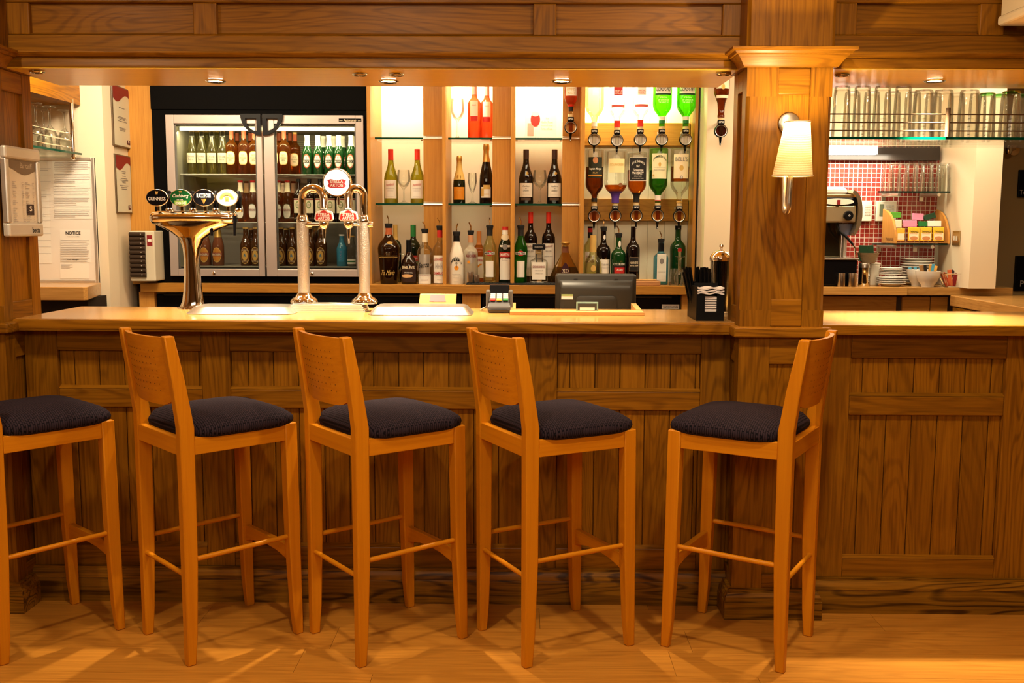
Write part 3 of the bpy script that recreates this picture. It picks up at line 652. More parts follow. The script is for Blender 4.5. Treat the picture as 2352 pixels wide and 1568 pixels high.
x0=loc(PY(1813,440,ys)).x;zl=loc(PY(1812,487,ys)).z
R_=.030
path=[(x0+.004,dy,zb+.06),(x0+.002,dy,zb),(x0,dy,zl+R_+.002)]
for k in range(1,9):
    a_=PI*k/9;path.append((x0,dy+R_*(1-cos(a_)),zl+R_-R_*sin(a_)))
path+=[(x0,dy+2*R_,zl+R_+.01),(x0,dy+2*R_+.01,zl+.12),(.0,-.012,0)]
B().tube(path,.0085,14).out('arm',satin,r,smooth=1)
B().lathe([(0,0),(.012,.0),(.014,.03),(.012,.034),(0,.036)],c=(x0+.004,dy,zb+.055),n=16).out('bulb_holder',white_,r,smooth=1)
B().lathe([(0,0),(.008,.0),(.013,.012),(.015,.022),(.012,.034),(0,.040)],c=(x0+.004,dy,zb+.09),n=16).out('bulb',bulbE,r,smooth=1)
l=bpy.data.lights.new('lamp','POINT');l.energy=11.5;l.color=(1,.74,.38);l.shadow_soft_size=.02
o=bpy.data.objects.new('lamp_light',l);COL.objects.link(o);o.location=(q.x+x0+.004,ys,q.z+zb+.165)
# ================================================================= LIGHTS OF THE ROOM AND ADDED FILL
def spot(loc,to,e,ang=70,blend=.5,size=.05,c=(1,.77,.50)):
    l=bpy.data.lights.new('ceiling_spot','SPOT');l.energy=e;l.color=c;l.spot_size=rad(ang);l.spot_blend=blend;l.shadow_soft_size=size
    o=bpy.data.objects.new('ceiling_spot',l);COL.objects.link(o);o.location=loc;o.rotation_euler=(V(to)-V(loc)).to_track_quat('-Z','Y').to_euler();return o
def area(loc,to,e,sx,sy,c=(1,.78,.52)):  # soft fill lamp added at ceiling height, without a fixture
    l=bpy.data.lights.new('ceiling_fill','AREA');l.energy=e;l.color=c;l.shape='RECTANGLE';l.size=sx;l.size_y=sy
    o=bpy.data.objects.new('ceiling_fill',l);COL.objects.link(o);o.location=loc;o.rotation_euler=(V(to)-V(loc)).to_track_quat('-Z','Y').to_euler();return o
K=1.9
for x,y,e in ((-1.9,2.45,24),(-.6,2.3,30),(.75,2.4,38),(2.1,2.4,50)):
    spot((x,y,2.73),(x*.98,y+.55,0),e*K,150,.8,.05)
    downlight(0,0,0,1,f'recessed ceiling downlight of the dining side, {ordn[len([o for o in bpy.data.objects if o.name.startswith("ceiling_spot")])-1]} along the row',0,loc=(x,y,2.749)) if 0 else None
area((0,-.6,2.72),(0,1.2,0),46*K,3.5,1.6)
# shelf lights in the head of the back bar
for u in (915,1075,1235):
    p=PY(u,150,5.52);spot((p.x,5.50,2.40),(p.x,5.66,1.7),36,120,.8,.03,(1,.82,.52))
for u in (1395,1500):
    p=PY(u,150,5.4);spot((p.x,5.42,2.40),(p.x,5.60,1.7),40,120,.8,.03,(1,.88,.56))
area((-.2,4.65,2.40),(-.2,5.1,1.2),26,2.6,.4,(1,.80,.52))  # added soft fills over the aisle, coffee counter and alcove
area((1.9,4.8,2.40),(1.9,5.2,1.2),26,1.0,.5,(1,.82,.56))
area((-1.75,4.2,2.38),(-2.35,5.0,1.5),34,.5,.3,(1,.80,.55))
w=bpy.data.worlds.new('world');SC.world=w;w.use_nodes=True;w.node_tree.nodes['Background'].inputs[0].default_value=(1,.75,.5,1);w.node_tree.nodes['Background'].inputs[1].default_value=.03
SC.view_settings.view_transform='Standard';SC.view_settings.look='None';SC.view_settings.exposure=.45;SC.view_settings.gamma=1;SC.view_settings.use_curve_mapping=False
SC.cycles.transparent_max_bounces=24;SC.cycles.max_bounces=8;SC.cycles.diffuse_bounces=3;SC.cycles.glossy_bounces=4;SC.cycles.sample_clamp_indirect=6;SC.cycles.caustics_reflective=False;SC.cycles.caustics_refractive=False
# ================================================================= BACK BAR
YC=5.25;ZC=PY(1000,654,YC).z                    # back counter front edge
YPF,YFI,YBK=5.29,5.44,5.72                       # partition front, filler / shelf front, back panel
cx0=X(322,YC,660);cx1=X(1683,YC,660)
r=E('back_counter','long back bar worktop under the fridge and the spirit bottles','counter',(0,YC,ZC))
B().box(cx0,cx1,YC,5.9,ZC-.046,ZC).out('worktop',shfX,r,W=True,bev=.003)
for u0,u1 in ((320,355),(1062,1104),(1566,1588)):
    a,c=X(u0,YC+.03,690),X(u1,YC+.03,690)
    B().box(a,c,YC+.03,YC+.07,0,ZC-.046).out('upright',shf,r,W=True)
    B().box((a+c)/2-.03 if u0!=1566 else a+.015,(a+c)/2+.02 if u0!=1566 else c-.004,YC+.024,YC+.03,.98,ZC-.12).out('upright_inset',shfX,r,W=True,bev=.004)
B().box(cx0,cx1,YC+.62,YC+.64,0,ZC-.047).out('back_board',plain('dark_back',(.02,.014,.01),.8),r,W=True)
for k,(u0,u1) in enumerate(((357,1060),(1106,1564))):
    a,c=X(u0,YC+.05,690),X(u1,YC+.05,690)
    r2=E('undercounter_fridge',('long black undercounter cooler below the big drinks fridge','black undercounter cooler below the optics, with a maker plate')[k],'undercounter fridge',((a+c)/2,YC+.05,.01))
    B().box(a+.003,c-.003,YC+.055,YC+.55,.01,ZC-.06).out('cabinet',gloss_black,r2,W=True,bev=.004)
    zt=PY(1540,682,YC+.05).z
    B().tube([(a+.05,YC+.045,zt),(c-.05,YC+.045,zt)],.006,8).out('top_handle',charcoal,r2,W=True,smooth=1)
    if k:
        q=PY(1540,704,YC+.04);f=lambda x,z:(q.x-r2.location.x+x,-.012,q.z-r2.location.z+z)
        p0=PY(1520,704,YC+.04).x-q.x
        decal(rect(-2*p0,.024),P('plate_grey',(.55,.52,.48)),r2,f,'maker_plate')
        txt([('autonumis',0,0,-p0*1.7,.010,.8)],ink,r2,lambda x,z:(q.x-r2.location.x+x,-.0135,q.z-r2.location.z+z))
# shelving unit
zt=2.40
r=E('shelving_unit','tall wooden shelving unit with three bays and a spirits bay behind the bar','shelving',(.05,YPF,ZC))
W18=.018
parts=[(844,852),(1016,1024),(1173,1182),(1333,1342),(1593,1600)];YP4=5.40
PXS=[]
for a,c in parts:
    yf_=YPF if a!=1593 else YP4
    xa_=X(a,yf_);xb_=X(c,yf_);PXS.append((xa_,xb_))
    B().box(xa_,xb_,yf_,YBK+.05,ZC,zt).out('partition',shf,r,W=True,bev=.0015)
FIL=[]
for k,(a,c) in enumerate(((973,1016),(1131,1173),(1291,1333))):
    xa_=X(a,YFI);xb_=PXS[k+1][0];FIL.append((xa_,xb_))
    B().box(xa_,xb_-.0005,YFI,YFI+.018,ZC,zt).out('filler_panel',shf,r,W=True)
B().box(PXS[0][1],PXS[3][0],YBK,YBK+.02,ZC,zt).out('back_panel',plain('shelf_back_white',(.80,.67,.53),.7),r,W=True)
YOP=5.555
b=B();x=PXS[3][1]
while x<PXS[4][0]:
    b.box(x+.0008,min(x+.092,PXS[4][0]),YOP,YOP+.015,ZC,zt);x+=.092
b.out('back_boards',plain('optic_back_cream',(.76,.72,.56),.6),r,W=True,bev=.002,segs=1)
for va,vb in ((282,335),(456.5,507)):
    B().box(PXS[3][1],PXS[4][0]-.003,YOP-.025,YOP,Z(vb,YOP-.02,1460),Z(va,YOP-.02,1460)).out('optic_rail',shfX,r,W=True,bev=.003)
B().box(PXS[4][1]+.0005,PXS[4][1]+.006,YP4+.004,YBK,ZC,zt).out('edge_strip',gloss_black,r,W=True)
for k in range(3):
    for va,vb in ((312.5,320),(464,475)) if k<3 else ():
        za,zb_=Z(vb if va<400 else vb-3,YFI,1150),Z(va,YFI,1150)
        B().ext([(YFI-.001,za),(YFI-.008,za+.003),(YFI-.006,(za+zb_)/2),(YFI-.008,zb_-.003),(YFI-.001,zb_)],'x',FIL[k][0],FIL[k][1]).out('aluminium_trim',alu,r,W=True)
# glass shelves
ZS=[PY(1080,467,YFI).z,PY(1080,316,YFI).z]
for j,nm in ((1,'upper'),(0,'lower')):
    for k in range(3):
        a,c=PXS[k][1],FIL[k][0]
        g=E('glass_shelf',f'{nm} green-edged glass shelf in the '+('bay beside the fridge','middle bay of the shelving','bay beside the optics')[k],'glass shelf',((a+c)/2,YFI,ZS[j]))
        B().box(a+.002,c+.03,YFI+.0,YFI+.018,ZS[j]-.010,ZS[j]).out('front_edge',glass_edge,g,W=True) if 0 else None
        B().box(a+.002,c-.001,YFI-.002,YBK-.002,ZS[j]-.010,ZS[j]).out('pane',glass_shelf_m,g,W=True)
        B().box(a+.002,c-.001,YFI-.0045,YFI-.0025,ZS[j]-.010,ZS[j]).out('polished_edge',glass_edge,g,W=True)
        for x in (a+.008,c-.008):B().box(x-.006,x+.006,YFI+.01,YFI+.03,ZS[j]-.018,ZS[j]-.0105).out('shelf_clip',brass_,g,W=True)
# pier and wall right of the shelving
pa,pb=X(1620,5.27),X(1683,5.27)
struct(B().ext([(pa,5.27),(pb,5.27),(pb,5.55),(PXS[4][1]+.0075,5.55),(PXS[4][1]+.0075,5.44)],'z',ZC+.001,2.42),'wall_right',cream)
struct(B().box(-2.3,1.35,5.93,5.99,0,2.42),'wall_back',cream)
# ---------------------------------------------------------------- drinks fridge
YD=5.30
r=E('drinks_fridge','large black double-door drinks fridge with steel door frames','fridge',(-1.2,YD,ZC))
fx0,fx1=X(359,YD+.06,420),X(844.5,YPF,420)-.002
fz1=PY(600,203,YD+.05).z;fzb=ZC+.001
zd0,zd1=PY(600,634.5,YD).z,PY(600,264,YD).z
dx=[(X(385.5,YD,450),X(604.5,YD,450)),(X(608.5,YD,450),X(836,YD,450))]
body=B();yb0,yb1=YD+.028,5.90
body.box(fx0,dx[0][0]+.03,yb0,yb1,fzb,zd1+.03);body.box(dx[1][1]-.03,fx1,yb0,yb1,fzb,zd1+.03)
body.box(dx[0][0]+.03,dx[1][1]-.03,yb0,yb1,fzb,zd0+.045);body.box(dx[0][0]+.03,dx[1][1]-.03,yb0,yb1,zd1-.05,zd1+.03)
body.box(fx0,fx1,yb0-.01,yb1,zd1+.03,2.40)
body.out('cabinet',plain('satin_black',(.0012,.001,.001),.7,spec=.06),r,W=True)
ib=B();ix0,ix1=dx[0][0]+.0305,dx[1][1]-.0305;iz0,iz1=zd0+.0455,zd1-.0505
ib.box(ix0,ix1,5.86,5.87,iz0,iz1);ib.box(ix0,ix0+.004,yb0+.01,5.86,iz0,iz1);ib.box(ix1-.004,ix1,yb0+.01,5.86,iz0,iz1);ib.box(ix0,ix1,yb0+.01,5.86,iz1-.004,iz1);ib.box(ix0,ix1,yb0+.01,5.86,iz0,iz0+.004)
ib.out('liner',plain('fridge_liner',(.24,.22,.18),.45),r,W=True)
gr=B()
for k in range(7):gr.box(ix0+.5,ix1-.1,5.852,5.858,iz1-.045-.011*k,iz1-.040-.011*k)
gr.out('air_grille',P('grille_ivory',(.5,.46,.3)),r,W=True)
B().box(ix0+.02,ix1-.02,yb0+.04,yb0+.06,iz1-.022,iz1-.006).out('strip_light',fridgeE,r,W=True)
SHZ=[PY(700,401,5.45).z,PY(700,510,5.45).z,iz0+.004]
for k in range(2):
    b=B();z=SHZ[k]
    for y in [5.40+.05*i for i in range(9)]:b.tube([(ix0+.004,y,z-.003),(ix1-.004,y,z-.003)],.0028,6)
    for i in range(40):
        x=ix0+.01+(ix1-ix0-.02)*i/39;b.tube([(x,5.40,z-.0022),(x,5.80,z-.0022)],.0018,5)
    b.out('wire_shelf_grid',P('wire_white',(.5,.5,.45),.4),r,W=True,smooth=1)
for k,(a,c) in enumerate(dx):
    d=E('door','','',( (a+c)/2,YD,zd0)) if 0 else None
    f=B();wl,wr=(X(404,YD,450)-a,c-X(591,YD,450)) if k==0 else (X(632.5,YD,450)-a,c-X(818.5,YD,450))
    wt,wb=zd1-PY(600,284,YD).z,PY(600,618,YD).z-zd0
    f.box(a,a+wl,YD,YD+.024,zd0,zd1);f.box(c-wr,c,YD,YD+.024,zd0,zd1);f.box(a+wl,c-wr,YD,YD+.024,zd1-wt,zd1);f.box(a+wl,c-wr,YD,YD+.024,zd0,zd0+wb)
    d=f.out('door',doorst,r,W=True,bev=.002)
    ORG[d.name]=V(r.location)
    B().box(a+wl,c-wr,YD+.008,YD+.012,zd0+wb,zd1-wt).out('glass_pane',glass_door,d,W=True)
    gk=B()
    for (p,q_,s,t_) in ((a+wl,a+wl+.008,zd0+wb,zd1-wt),(c-wr-.008,c-wr,zd0+wb,zd1-wt),(a+wl,c-wr,zd1-wt-.006,zd1-wt),(a+wl,c-wr,zd0+wb,zd0+wb+.004)):gk.box(p,q_,YD+.013,YD+.02,s,t_)
    gk.out('gasket',grey,d,W=True)
    # handle: quarter ring with flat top
    xi=c if k==0 else a;sg=-1 if k==0 else 1
    R0=.105
    for nm in ('handle',):
        ro=[(xi+sg*R0*cos(PI/2*i/10),zd1-.0-R0*1.0*sin(PI/2*i/10)) for i in range(11)]
        ri=[(xi+sg*(.022+.058*cos(PI/2*i/10)),zd1-.02-.062*sin(PI/2*i/10)) for i in range(11)]
        out_=[(xi,zd1+.004),(xi+sg*R0,zd1+.004)]+ro[1:]
        inn=[(xi+sg*.022,zd1-.02),(xi+sg*.08,zd1-.02)]+ri[1:]
        n=len(out_);vs=[(x,YD-.02,z) for x,z in out_]+[(x,YD-.02,z) for x,z in inn]+[(x,YD+.0,z) for x,z in out_]+[(x,YD+.0,z) for x,z in inn]
        fs=[]
        for i in range(n):
            j=(i+1)%n;fs+=[(i,j,n+j,n+i),(2*n+i,3*n+i,3*n+j,2*n+j),(i,2*n+i,2*n+j,j),(n+i,n+j,3*n+j,3*n+i)]
        B().add(vs,fs).out(nm,black,d,W=True)
    xm=(a+c)/2
    B().lathe([(0,.0),(.009,.0),(.009,.004),(.006,.006),(0,.006)],c=(xm-.02,YD,zd0+wb*.42),n=16,ax='-y').out('lock',brass_,d,W=True,smooth=1)
    if k==1:
        q0=PY(778,272,YD);q1=PY(830,280,YD);lx=r.location
        f=lambda x,z:((q0.x+q1.x)/2-lx.x+x,-.001,(q0.z+q1.z)/2-lx.z+z)
        decal(rect(q1.x-q0.x,q0.z-q1.z),gloss_black,d,f,'maker_plate')
        f2=lambda x,z:((q0.x+q1.x)/2-lx.x+x,-.002,(q0.z+q1.z)/2-lx.z+z);w=q1.x-q0.x
        txt([('Autonumis',0,0,w*.56,.013,.8,.25),('www.',-w*.40,-.003,w*.16,.004),('.com',w*.40,-.003,w*.14,.004)],paper2,d,f2)
l=bpy.data.lights.new('fridge_light','AREA');l.energy=3.2;l.color=(1,.85,.45);l.shape='RECTANGLE';l.size=1.0;l.size_y=.02
o=bpy.data.objects.new('fridge_light',l);COL.objects.link(o);o.location=((ix0+ix1)/2,yb0+.05,iz1-.03);o.rotation_euler=(rad(25),0,0)
# ---------------------------------------------------------------- bottles
PROF=dict(
 burg=[(.90,0),(1,.012),(1,.40),(.98,.46),(.86,.54),(.62,.63),(.46,.70),(.40,.76),(.37,.84),(.37,1)],
 bord=[(.92,0),(1,.012),(1,.60),(.97,.645),(.80,.69),(.50,.73),(.40,.77),(.36,.82),(.36,1)],
 champ=[(.93,0),(1,.012),(1,.38),(.95,.48),(.74,.60),(.54,.70),(.43,.80),(.38,.90),(.42,.91),(.42,.96),(.36,1)],
 spirit=[(.94,0),(1,.012),(1,.60),(.96,.65),(.80,.69),(.52,.73),(.40,.76),(.36,.80),(.36,1)],
 tall=[(.94,0),(1,.012),(1,.64),(.95,.69),(.74,.74),(.50,.78),(.42,.82),(.40,1)],
 beer=[(.93,0),(1,.015),(1,.52),(.96,.58),(.74,.66),(.52,.74),(.44,.84),(.42,.95),(.46,.955),(.46,1)],
 long=[(.93,0),(1,.012),(1,.45),(.95,.53),(.76,.62),(.58,.72),(.47,.82),(.43,.94),(.47,.945),(.47,1)],
 tia=[(.74,0),(.78,.01),(.86,.30),(.98,.55),(1,.62),(.93,.68),(.72,.74),(.46,.80),(.32,.86),(.27,.92),(.27,1)],
 bail=[(.90,0),(.93,.012),(1,.36),(.98,.46),(.84,.54),(.58,.62),(.36,.70),(.32,.78),(.32,1)],
 mali=[(.97,0),(1,.015),(1,.50),(.94,.60),(.72,.72),(.52,.82),(.42,.88),(.40,1)],
 mart=[(.86,0),(.92,.012),(.86,.20),(.95,.42),(1,.58),(.93,.66),(.70,.74),(.48,.81),(.40,.87),(.40,1)],
 disa=[(.95,0),(1,.01),(1,.60),(.92,.66),(.52,.72),(.42,.76),(.42,1)],
 xo=[(.72,0),(.80,.02),(1,.16),(.98,.24),(.80,.42),(.54,.60),(.34,.76),(.20,.88),(.19,1)],
 cog=[(.80,0),(.86,.012),(1,.16),(.98,.26),(.80,.38),(.50,.48),(.37,.56),(.33,.68),(.30,1)],
 optic=[(.94,0),(1,.012),(1,.64),(.97,.68),(.82,.74),(.52,.80),(.36,.84),(.30,.90),(.30,1)],
 round=[(.55,0),(.75,.03),(.96,.18),(1,.30),(.92,.44),(.70,.54),(.42,.60),(.36,.66),(.30,1)],
)
def prof_at(p,h):
    for (r0,z0),(r1,z1) in zip(p,p[1:]):
        if z0<=h<=z1:return r0+(r1-r0)*(h-z0)/max(1e-6,z1-z0)
    return p[-1][0]
def bottle(label,kind,u,vb,vt,w,y,zs,m,cap=None,labels=(),texts=(),pour=None,grp=None,inv=False,liq=None,sq=None,cat='bottle',n=20,sy=1,pz=None,wrap_=True):
    """cap: list of (h0,h1,extra,material,name); labels: (shape,cx,cz,w,h,mat[,p]) in mm of radius / height fractions"""
    if zs is None:
        p0=PY(u,vb,y);zs=p0.z
    else:
        p0=PY(u,vb,y)
    x=p0.x;H=abs(PY(u,vt,y).z-zs);R=(PY(u+w/2,(vb+vt)/2,y).x-PY(u-w/2,(vb+vt)/2,y).x)/2
    base=(x,y,zs if not inv else zs)
    b=E('bottle',label,cat,base,grp)
    pr=PROF[kind]
    pts=[(r*R,h*H) for r,h in pr]
    fz=(lambda z:z) if not inv else (lambda z:H-z)
    def L(pp,nm,mm,par=b,**k):
        q=[(r,fz(z)) for r,z in pp]
        if inv:q=q[::-1]
        return B().lathe(q,n=n,sq=sq,sy=sy).out(nm,mm,par,smooth=1,ang=50)
    L([(0,0)]+pts+[(0,H)],'body',m)
    def shell(h0,h1,ex,mm,nm,par=b):
        hs=sorted({h0,h1}|{h for _,h in pr if h0<h<h1});q=[(prof_at(pr,h)*R+ex,h*H) for h in hs]
        L([(0,q[0][1])]+q+[(0,q[-1][1])],nm,mm,par)
    if liq:
        h0,h1,lm=liq;hs=sorted({h0,h1}|{h for _,h in pr if h0<h<h1});q=[(max(.002,prof_at(pr,h)*R-.0022),h*H) for h in hs]
        L([(0,q[0][1])]+q+[(0,q[-1][1])],'liquid',lm)
    for h0,h1,ex,mm,nm in cap or ():shell(h0,h1,ex,mm,nm)
    lab=None
    for i,lb in enumerate(labels):
        sh,cx,cz,ww,hh,mm=lb[:6];pw=lb[6] if len(lb)>6 else 2
        Rz=prof_at(pr,cz if not inv else 1-cz)*R
        rr_=max(prof_at(pr,min(1,max(0,(q if not inv else 1-q)))) for q in (cz-hh/2,cz,cz+hh/2))*R
        fn=wrap(rr_,.0009+.0005*i,sy) if not sq else (lambda x,z,e=rr_*sy+.0008+.0005*i:(x,-e,z))
        o=rect(ww*R,hh*H,cx*R,cz*H) if sh=='r' else oval(ww*R,hh*H,cx*R,cz*H,p=pw)
        lab=decal(o,mm,b,fn,'label')
    for s in texts:
        mm,items=s[0],s[1];zz_=items[0][2];rr_=max(prof_at(pr,q if not inv else 1-q) for q in (zz_-.02,zz_,zz_+.02))*R
        if len(s)>2:rr_=prof_at(pr,s[2] if not inv else 1-s[2])*R
        fn=wrap(rr_,.0030,sy) if not sq else (lambda x,z,e=rr_*sy+.0026:(x,-e,z))
        txt([(it[0],it[1]*R,it[2]*H,it[3]*R,it[4]*H)+tuple(it[5:]) for it in items],mm,lab or b,fn)
    if pour:
        vt2,kink=pour;rc=max(.0125,prof_at(pr,1)*R+.003)
        hz=PY(u,vt2,y).z-zs-H
        pc=B().lathe([(0,H-.008),(rc*.9,H-.008),(rc*1.05,H+.006),(rc*1.12,H+.010),(rc*1.05,H+.016),(rc*.6,H+.0165),(0,H+.017)],n=18).out('pourer',rubber,b,smooth=1)
        t=B().tube([(0,0,H+.015),(0,0,H+.012+(hz-.012)*.55),(kink,-.004,H+hz)],.0034,8).out('spout',chrome,pc,smooth=1)
    return b
CC=ZC
Y1,Y2,Y3=5.345,5.50,5.53
T=lambda s,x,z,w,h,*a:(s,x,z,w,h)+a
# --- lower glass shelves
for k,u in enumerate((898.5,959.2)):
    bottle(('white wine bottle with red capsule nearest the fridge on the lower glass shelf','white wine bottle with red capsule on the pillar side of its wine glass')[k],'burg',u,466,342.6,32,Y3,ZS[0],G['olive'],
     [(.80,1,.0006,redfoil,'capsule')],[('r',0,.26,1.9,.335,paper)],[(red,[T('Penfolds',0,.345,1.15,.045,0,.4,0,.15)]),(inkg,[T('KOONUNGA HILL',0,.27,1.2,.014),T('CHARDONNAY',0,.23,.9,.012),T('SOUTH AUSTRALIA',0,.12,1.1,.012)])],grp='white wine bottles with red capsules')
wineglass('wine glass between the two red-capped white wine bottles',(X(927.5,Y3),Y3,ZS[0]),PY(1000,390.5,Y3).z-ZS[0],.0375,'wine glasses on the lower glass shelves')
bottle('small sparkling wine bottle with orange label and gold neck','champ',1055,466,358,28,Y3,ZS[0],dk_green,[(.50,1,.0006,goldp,'foil'),(.87,1,.0012,gold,'cap')],[('r',0,.215,2.0,.265,orange),('o',0,.56,.7,.10,gold)],[(gold,[T('Brut',0,.22,.6,.03),T('PONSARDIN',0,.27,1.1,.02)])])
def flute(label,u,v,y,zs,r=.025):
    h=PY(u,v,y).z-zs;g=E('champagne_flute',label,'champagne flute',(X(u,y),y,zs))
    B().lathe([(0,0),(r,0),(r,.003),(.006,.012),(.004,h*.3),(.006,h*.35),(r*.7,h*.5),(r,h*.72),(r*.9,h),(r*.86,h),(r*.94,h*.72),(r*.62,h*.5),(0,h*.38)],n=20).out('bowl',glass_clear,g,smooth=1,ang=60);return g
flute('champagne flute between the orange-labelled and gold-foiled sparkling wines',1085,397,Y3,ZS[0])
bottle('tall dark sparkling wine bottle with gold foil neck','champ',1116.7,466,331,31,Y3,ZS[0],dk_wine,[(.70,1,.0006,gold,'foil'),(.88,1,.0016,gold,'cap')],[('r',-.02,.19,1.5,.18,paper),('r',-.55,.19,.5,.13,goldp),('r',.1,.28,.95,.07,goldp)],[(goldp,[T('CAVA',.1,.16,.7,.02)])])
for k,u in enumerate((1207.8,1272.9)):
    bottle(('dark red wine bottle with cream label left of the wine glass, bay beside the optics','dark red wine bottle with cream label right of the wine glass, bay beside the optics')[k],'burg',u,466,343.6,34.4,Y3,ZS[0],dk_wine,
     [(.83,1,.0006,P('brown_capsule',(.045,.018,.012),.35),'capsule')],[('r',0,.255,1.95,.255,paper),('o',.15,.56,.36,.06,gold),('r',0,.09,1.3,.045,P('vintage_band',(.10,.06,.04)))],[(ink,[T('Casillero',0,.325,.85,.03,0,.2),T('del',0,.285,.2,.02),T('Diablo',0,.245,.7,.03,0,.2)]),(inkl,[T('RESERVA PRIVADA',0,.175,1.0,.010)])],grp='dark red wine bottles with cream labels')
wineglass('wine glass between the two dark red wine bottles',(X(1239.7,Y3),Y3,ZS[0]),PY(1240,390.5,Y3).z-ZS[0],.039,'wine glasses on the lower glass shelves')
# --- upper glass shelves
wineglass('wine glass beside the rose wine on the upper glass shelf',(X(1051,Y3),Y3,ZS[1]),.215,.038,None)
for k,(u,y) in enumerate(((1089.4,Y3),(1118,Y3+.03))):
    bottle(('rose wine bottle nearer the fridge, its neck hidden by the soffit','rose wine bottle against the side board on the upper glass shelf')[k],'bord',u,316,192 if k==0 else 195,31,y,ZS[1],G['rose'],[(.80,1,.0006,P('pink_capsule',(.55,.22,.17),.4),'capsule')],
     [('r',0,.50,1.15,.36,paper),('r',0,.36,1.1,.09,red)],[(red,[T('GALLO',0,.60,.6,.025),T('WHITE GRENACHE',0,.285,1.1,.014)])],grp='rose wine bottles')
p0=PY(1206,226,5.60);p1=PY(1278,314,5.60);w=p1.x-p0.x;h=p0.z-ZS[1]
r=E('drinks_card','upright acrylic card showing a pink iced drink on the upper glass shelf','menu card',((p0.x+p1.x)/2,5.60,ZS[1]))
B().box(-w/2,w/2,-.002,.002,.002,h).out('acrylic_sheet',P('card_white',(.86,.80,.70),.3),r)
B().box(-w/2,w/2,-.02,.03,0,.003).out('foot',acrylic,r)
f=flat(-.0022)
decal(oval(w*.30,h*.34,-w*.17,h*.50),red,r,f,'printed_glass_bowl');decal(oval(w*.24,h*.12,-w*.17,h*.63),P('ice_pink',(.85,.55,.5)),r,flat(-.0028),'printed_ice')
decal(rect(w*.015,h*.30,-w*.16,h*.19),P('stem_grey',(.6,.55,.5)),r,f,'printed_stem');decal(rect(w*.20,h*.30,-w*.32,h*.26),P('tumbler_pink',(.8,.30,.24)),r,flat(-.0019),'printed_tumbler')
txt([('Try',w*.2,h*.52,w*.1,h*.05),('Gallo Rosé',w*.2,h*.44,w*.36,h*.05),('poured over',w*.2,h*.36,w*.38,h*.05),('lots of ice',w*.2,h*.28,w*.34,h*.05)],P('card_letters',(.45,.30,.18)),r,f)
# --- spirits on the back counter
P_=lambda v:(v,.012)
bottle('squat brown liqueur bottle with flowing script near the fridge','tia',894,650.5,520,51,Y1,CC,G['cola'] if 0 else dk_brown,[(.86,.985,.0008,P('tan_band',(.40,.10,.03)),'neck_band')],[('r',0,.49,1.9,.008,goldp),('r',0,.465,1.9,.008,goldp),('o',.2,.72,.5,.05,goldp)],[(goldp,[T('Tia Maria',0,.20,1.25,.09,0,.35)])],pour=(494.5,-.008))
bottle('dark green wine-shaped bottle half hidden behind the squat brown liqueur','bord',909,650,516,28,Y2,CC,dk_green,[(.74,1,.0006,goldp,'capsule')])
wineglass('upturned stemmed glass between the two brown liqueurs',(X(925,5.46),5.46,CC),.16,.034,None,False)
bottle('dark green bottle with bright green capsule behind the clear spirits','spirit',950,650,516.5,33,Y2,CC,dk_green,[(.80,1,.0006,green,'capsule')],[('r',0,.42,1.9,.10,P('red_band',(.45,.03,.02))),('r',0,.33,1.9,.06,green),('r',0,.25,1.9,.08,paper)],[(paper,[T('JÄGER',.2,.42,1.0,.05)])])
bottle('small rounded dark cream liqueur bottle with a swirl label','bail',940,650,550.6,37,Y1-.02,CC,dk_brown,[(.72,1,.0008,black,'cap')],[('r',0,.22,1.75,.34,P('swirl_dark',(.03,.012,.008))),('o',.1,.15,1.5,.12,goldp),('o',-.2,.19,1.5,.08,P('swirl_cream',(.75,.45,.2)))],[(paper2,[T('BAILEYS',0,.38,1.55,.07,1,0,.018*0)]),(paper,[T('ORIGINAL',0,.265,1.05,.03,.6)])])
bottle('clear tequila bottle with silver label and dark script','spirit',976.5,650,532,35.5,Y1,CC,G['clear'],[(.80,.98,.0008,paper2,'neck_label')],[('r',-.02,.35,1.5,.44,silverp),('r',0,.10,1.7,.18,paper)],[(ink,[T('Sauza',-.05,.37,1.35,.10,.6,.3,0,.12)]),(dred,[T('TEQUILA BLANCO',0,.165,1.45,.022),]),(dred,[T('100 AGAVE',0,.08,.9,.018)])],pour=(508.5,-.012))
bottle('clear straight bottle with cream label and red neck band','spirit',1010.6,650,525,33,Y1,CC,G['clear'],[(.84,1,.0008,red,'neck_band')],[('r',0,.27,1.85,.50,paper)],[(red,[T('LUXARDO',0,.45,1.5,.045,.8),T('SAMBUCA',0,.20,1.5,.05,.8)]),(inkg,[T('DEI CESARI',0,.155,1.0,.018),T('ITALIA',0,.08,.6,.02)]),(inkl,[T('HHH',-.05,.33,1.0,.09,1)])],pour=(499.7,-.012))
bottle('white coconut liqueur bottle with palm tree picture','mali',1048.7,650,538.5,33.5,Y1,CC,P('white_glass',(.84,.78,.66),.2),[(.86,1,.0008,black,'neck_band')],[('o',.05,.33,.62,.09,orange),('r',.05,.39,.07,.12,P('palm_dark',(.03,.02,.012)))],[(ink,[T('MALIBU',0,.53,1.55,.055,.8,0,.03)]),(ink,[T('*',.05,.46,.75,.13,1)],.4),(inkg,[T('CARIBBEAN RUM',0,.20,1.1,.016),T('COCONUT',0,.13,.7,.016),T('BARBADOS',0,.05,.6,.014)])],pour=(512.7,.008))
bottle('frosted peach schnapps bottle with round silver label','spirit',1081.4,650,536,32,Y1+.01,CC,G['frost'],[(.82,.98,.0008,P('neck_peach',(.55,.28,.14)),'neck_label')],[('o',.1,.53,1.5,.24,silverp),('o',-.25,.44,.45,.06,orange)],[(dred,[T('ARCHERS',.1,.56,1.5,.055,.8)])],pour=(510.4,-.010))
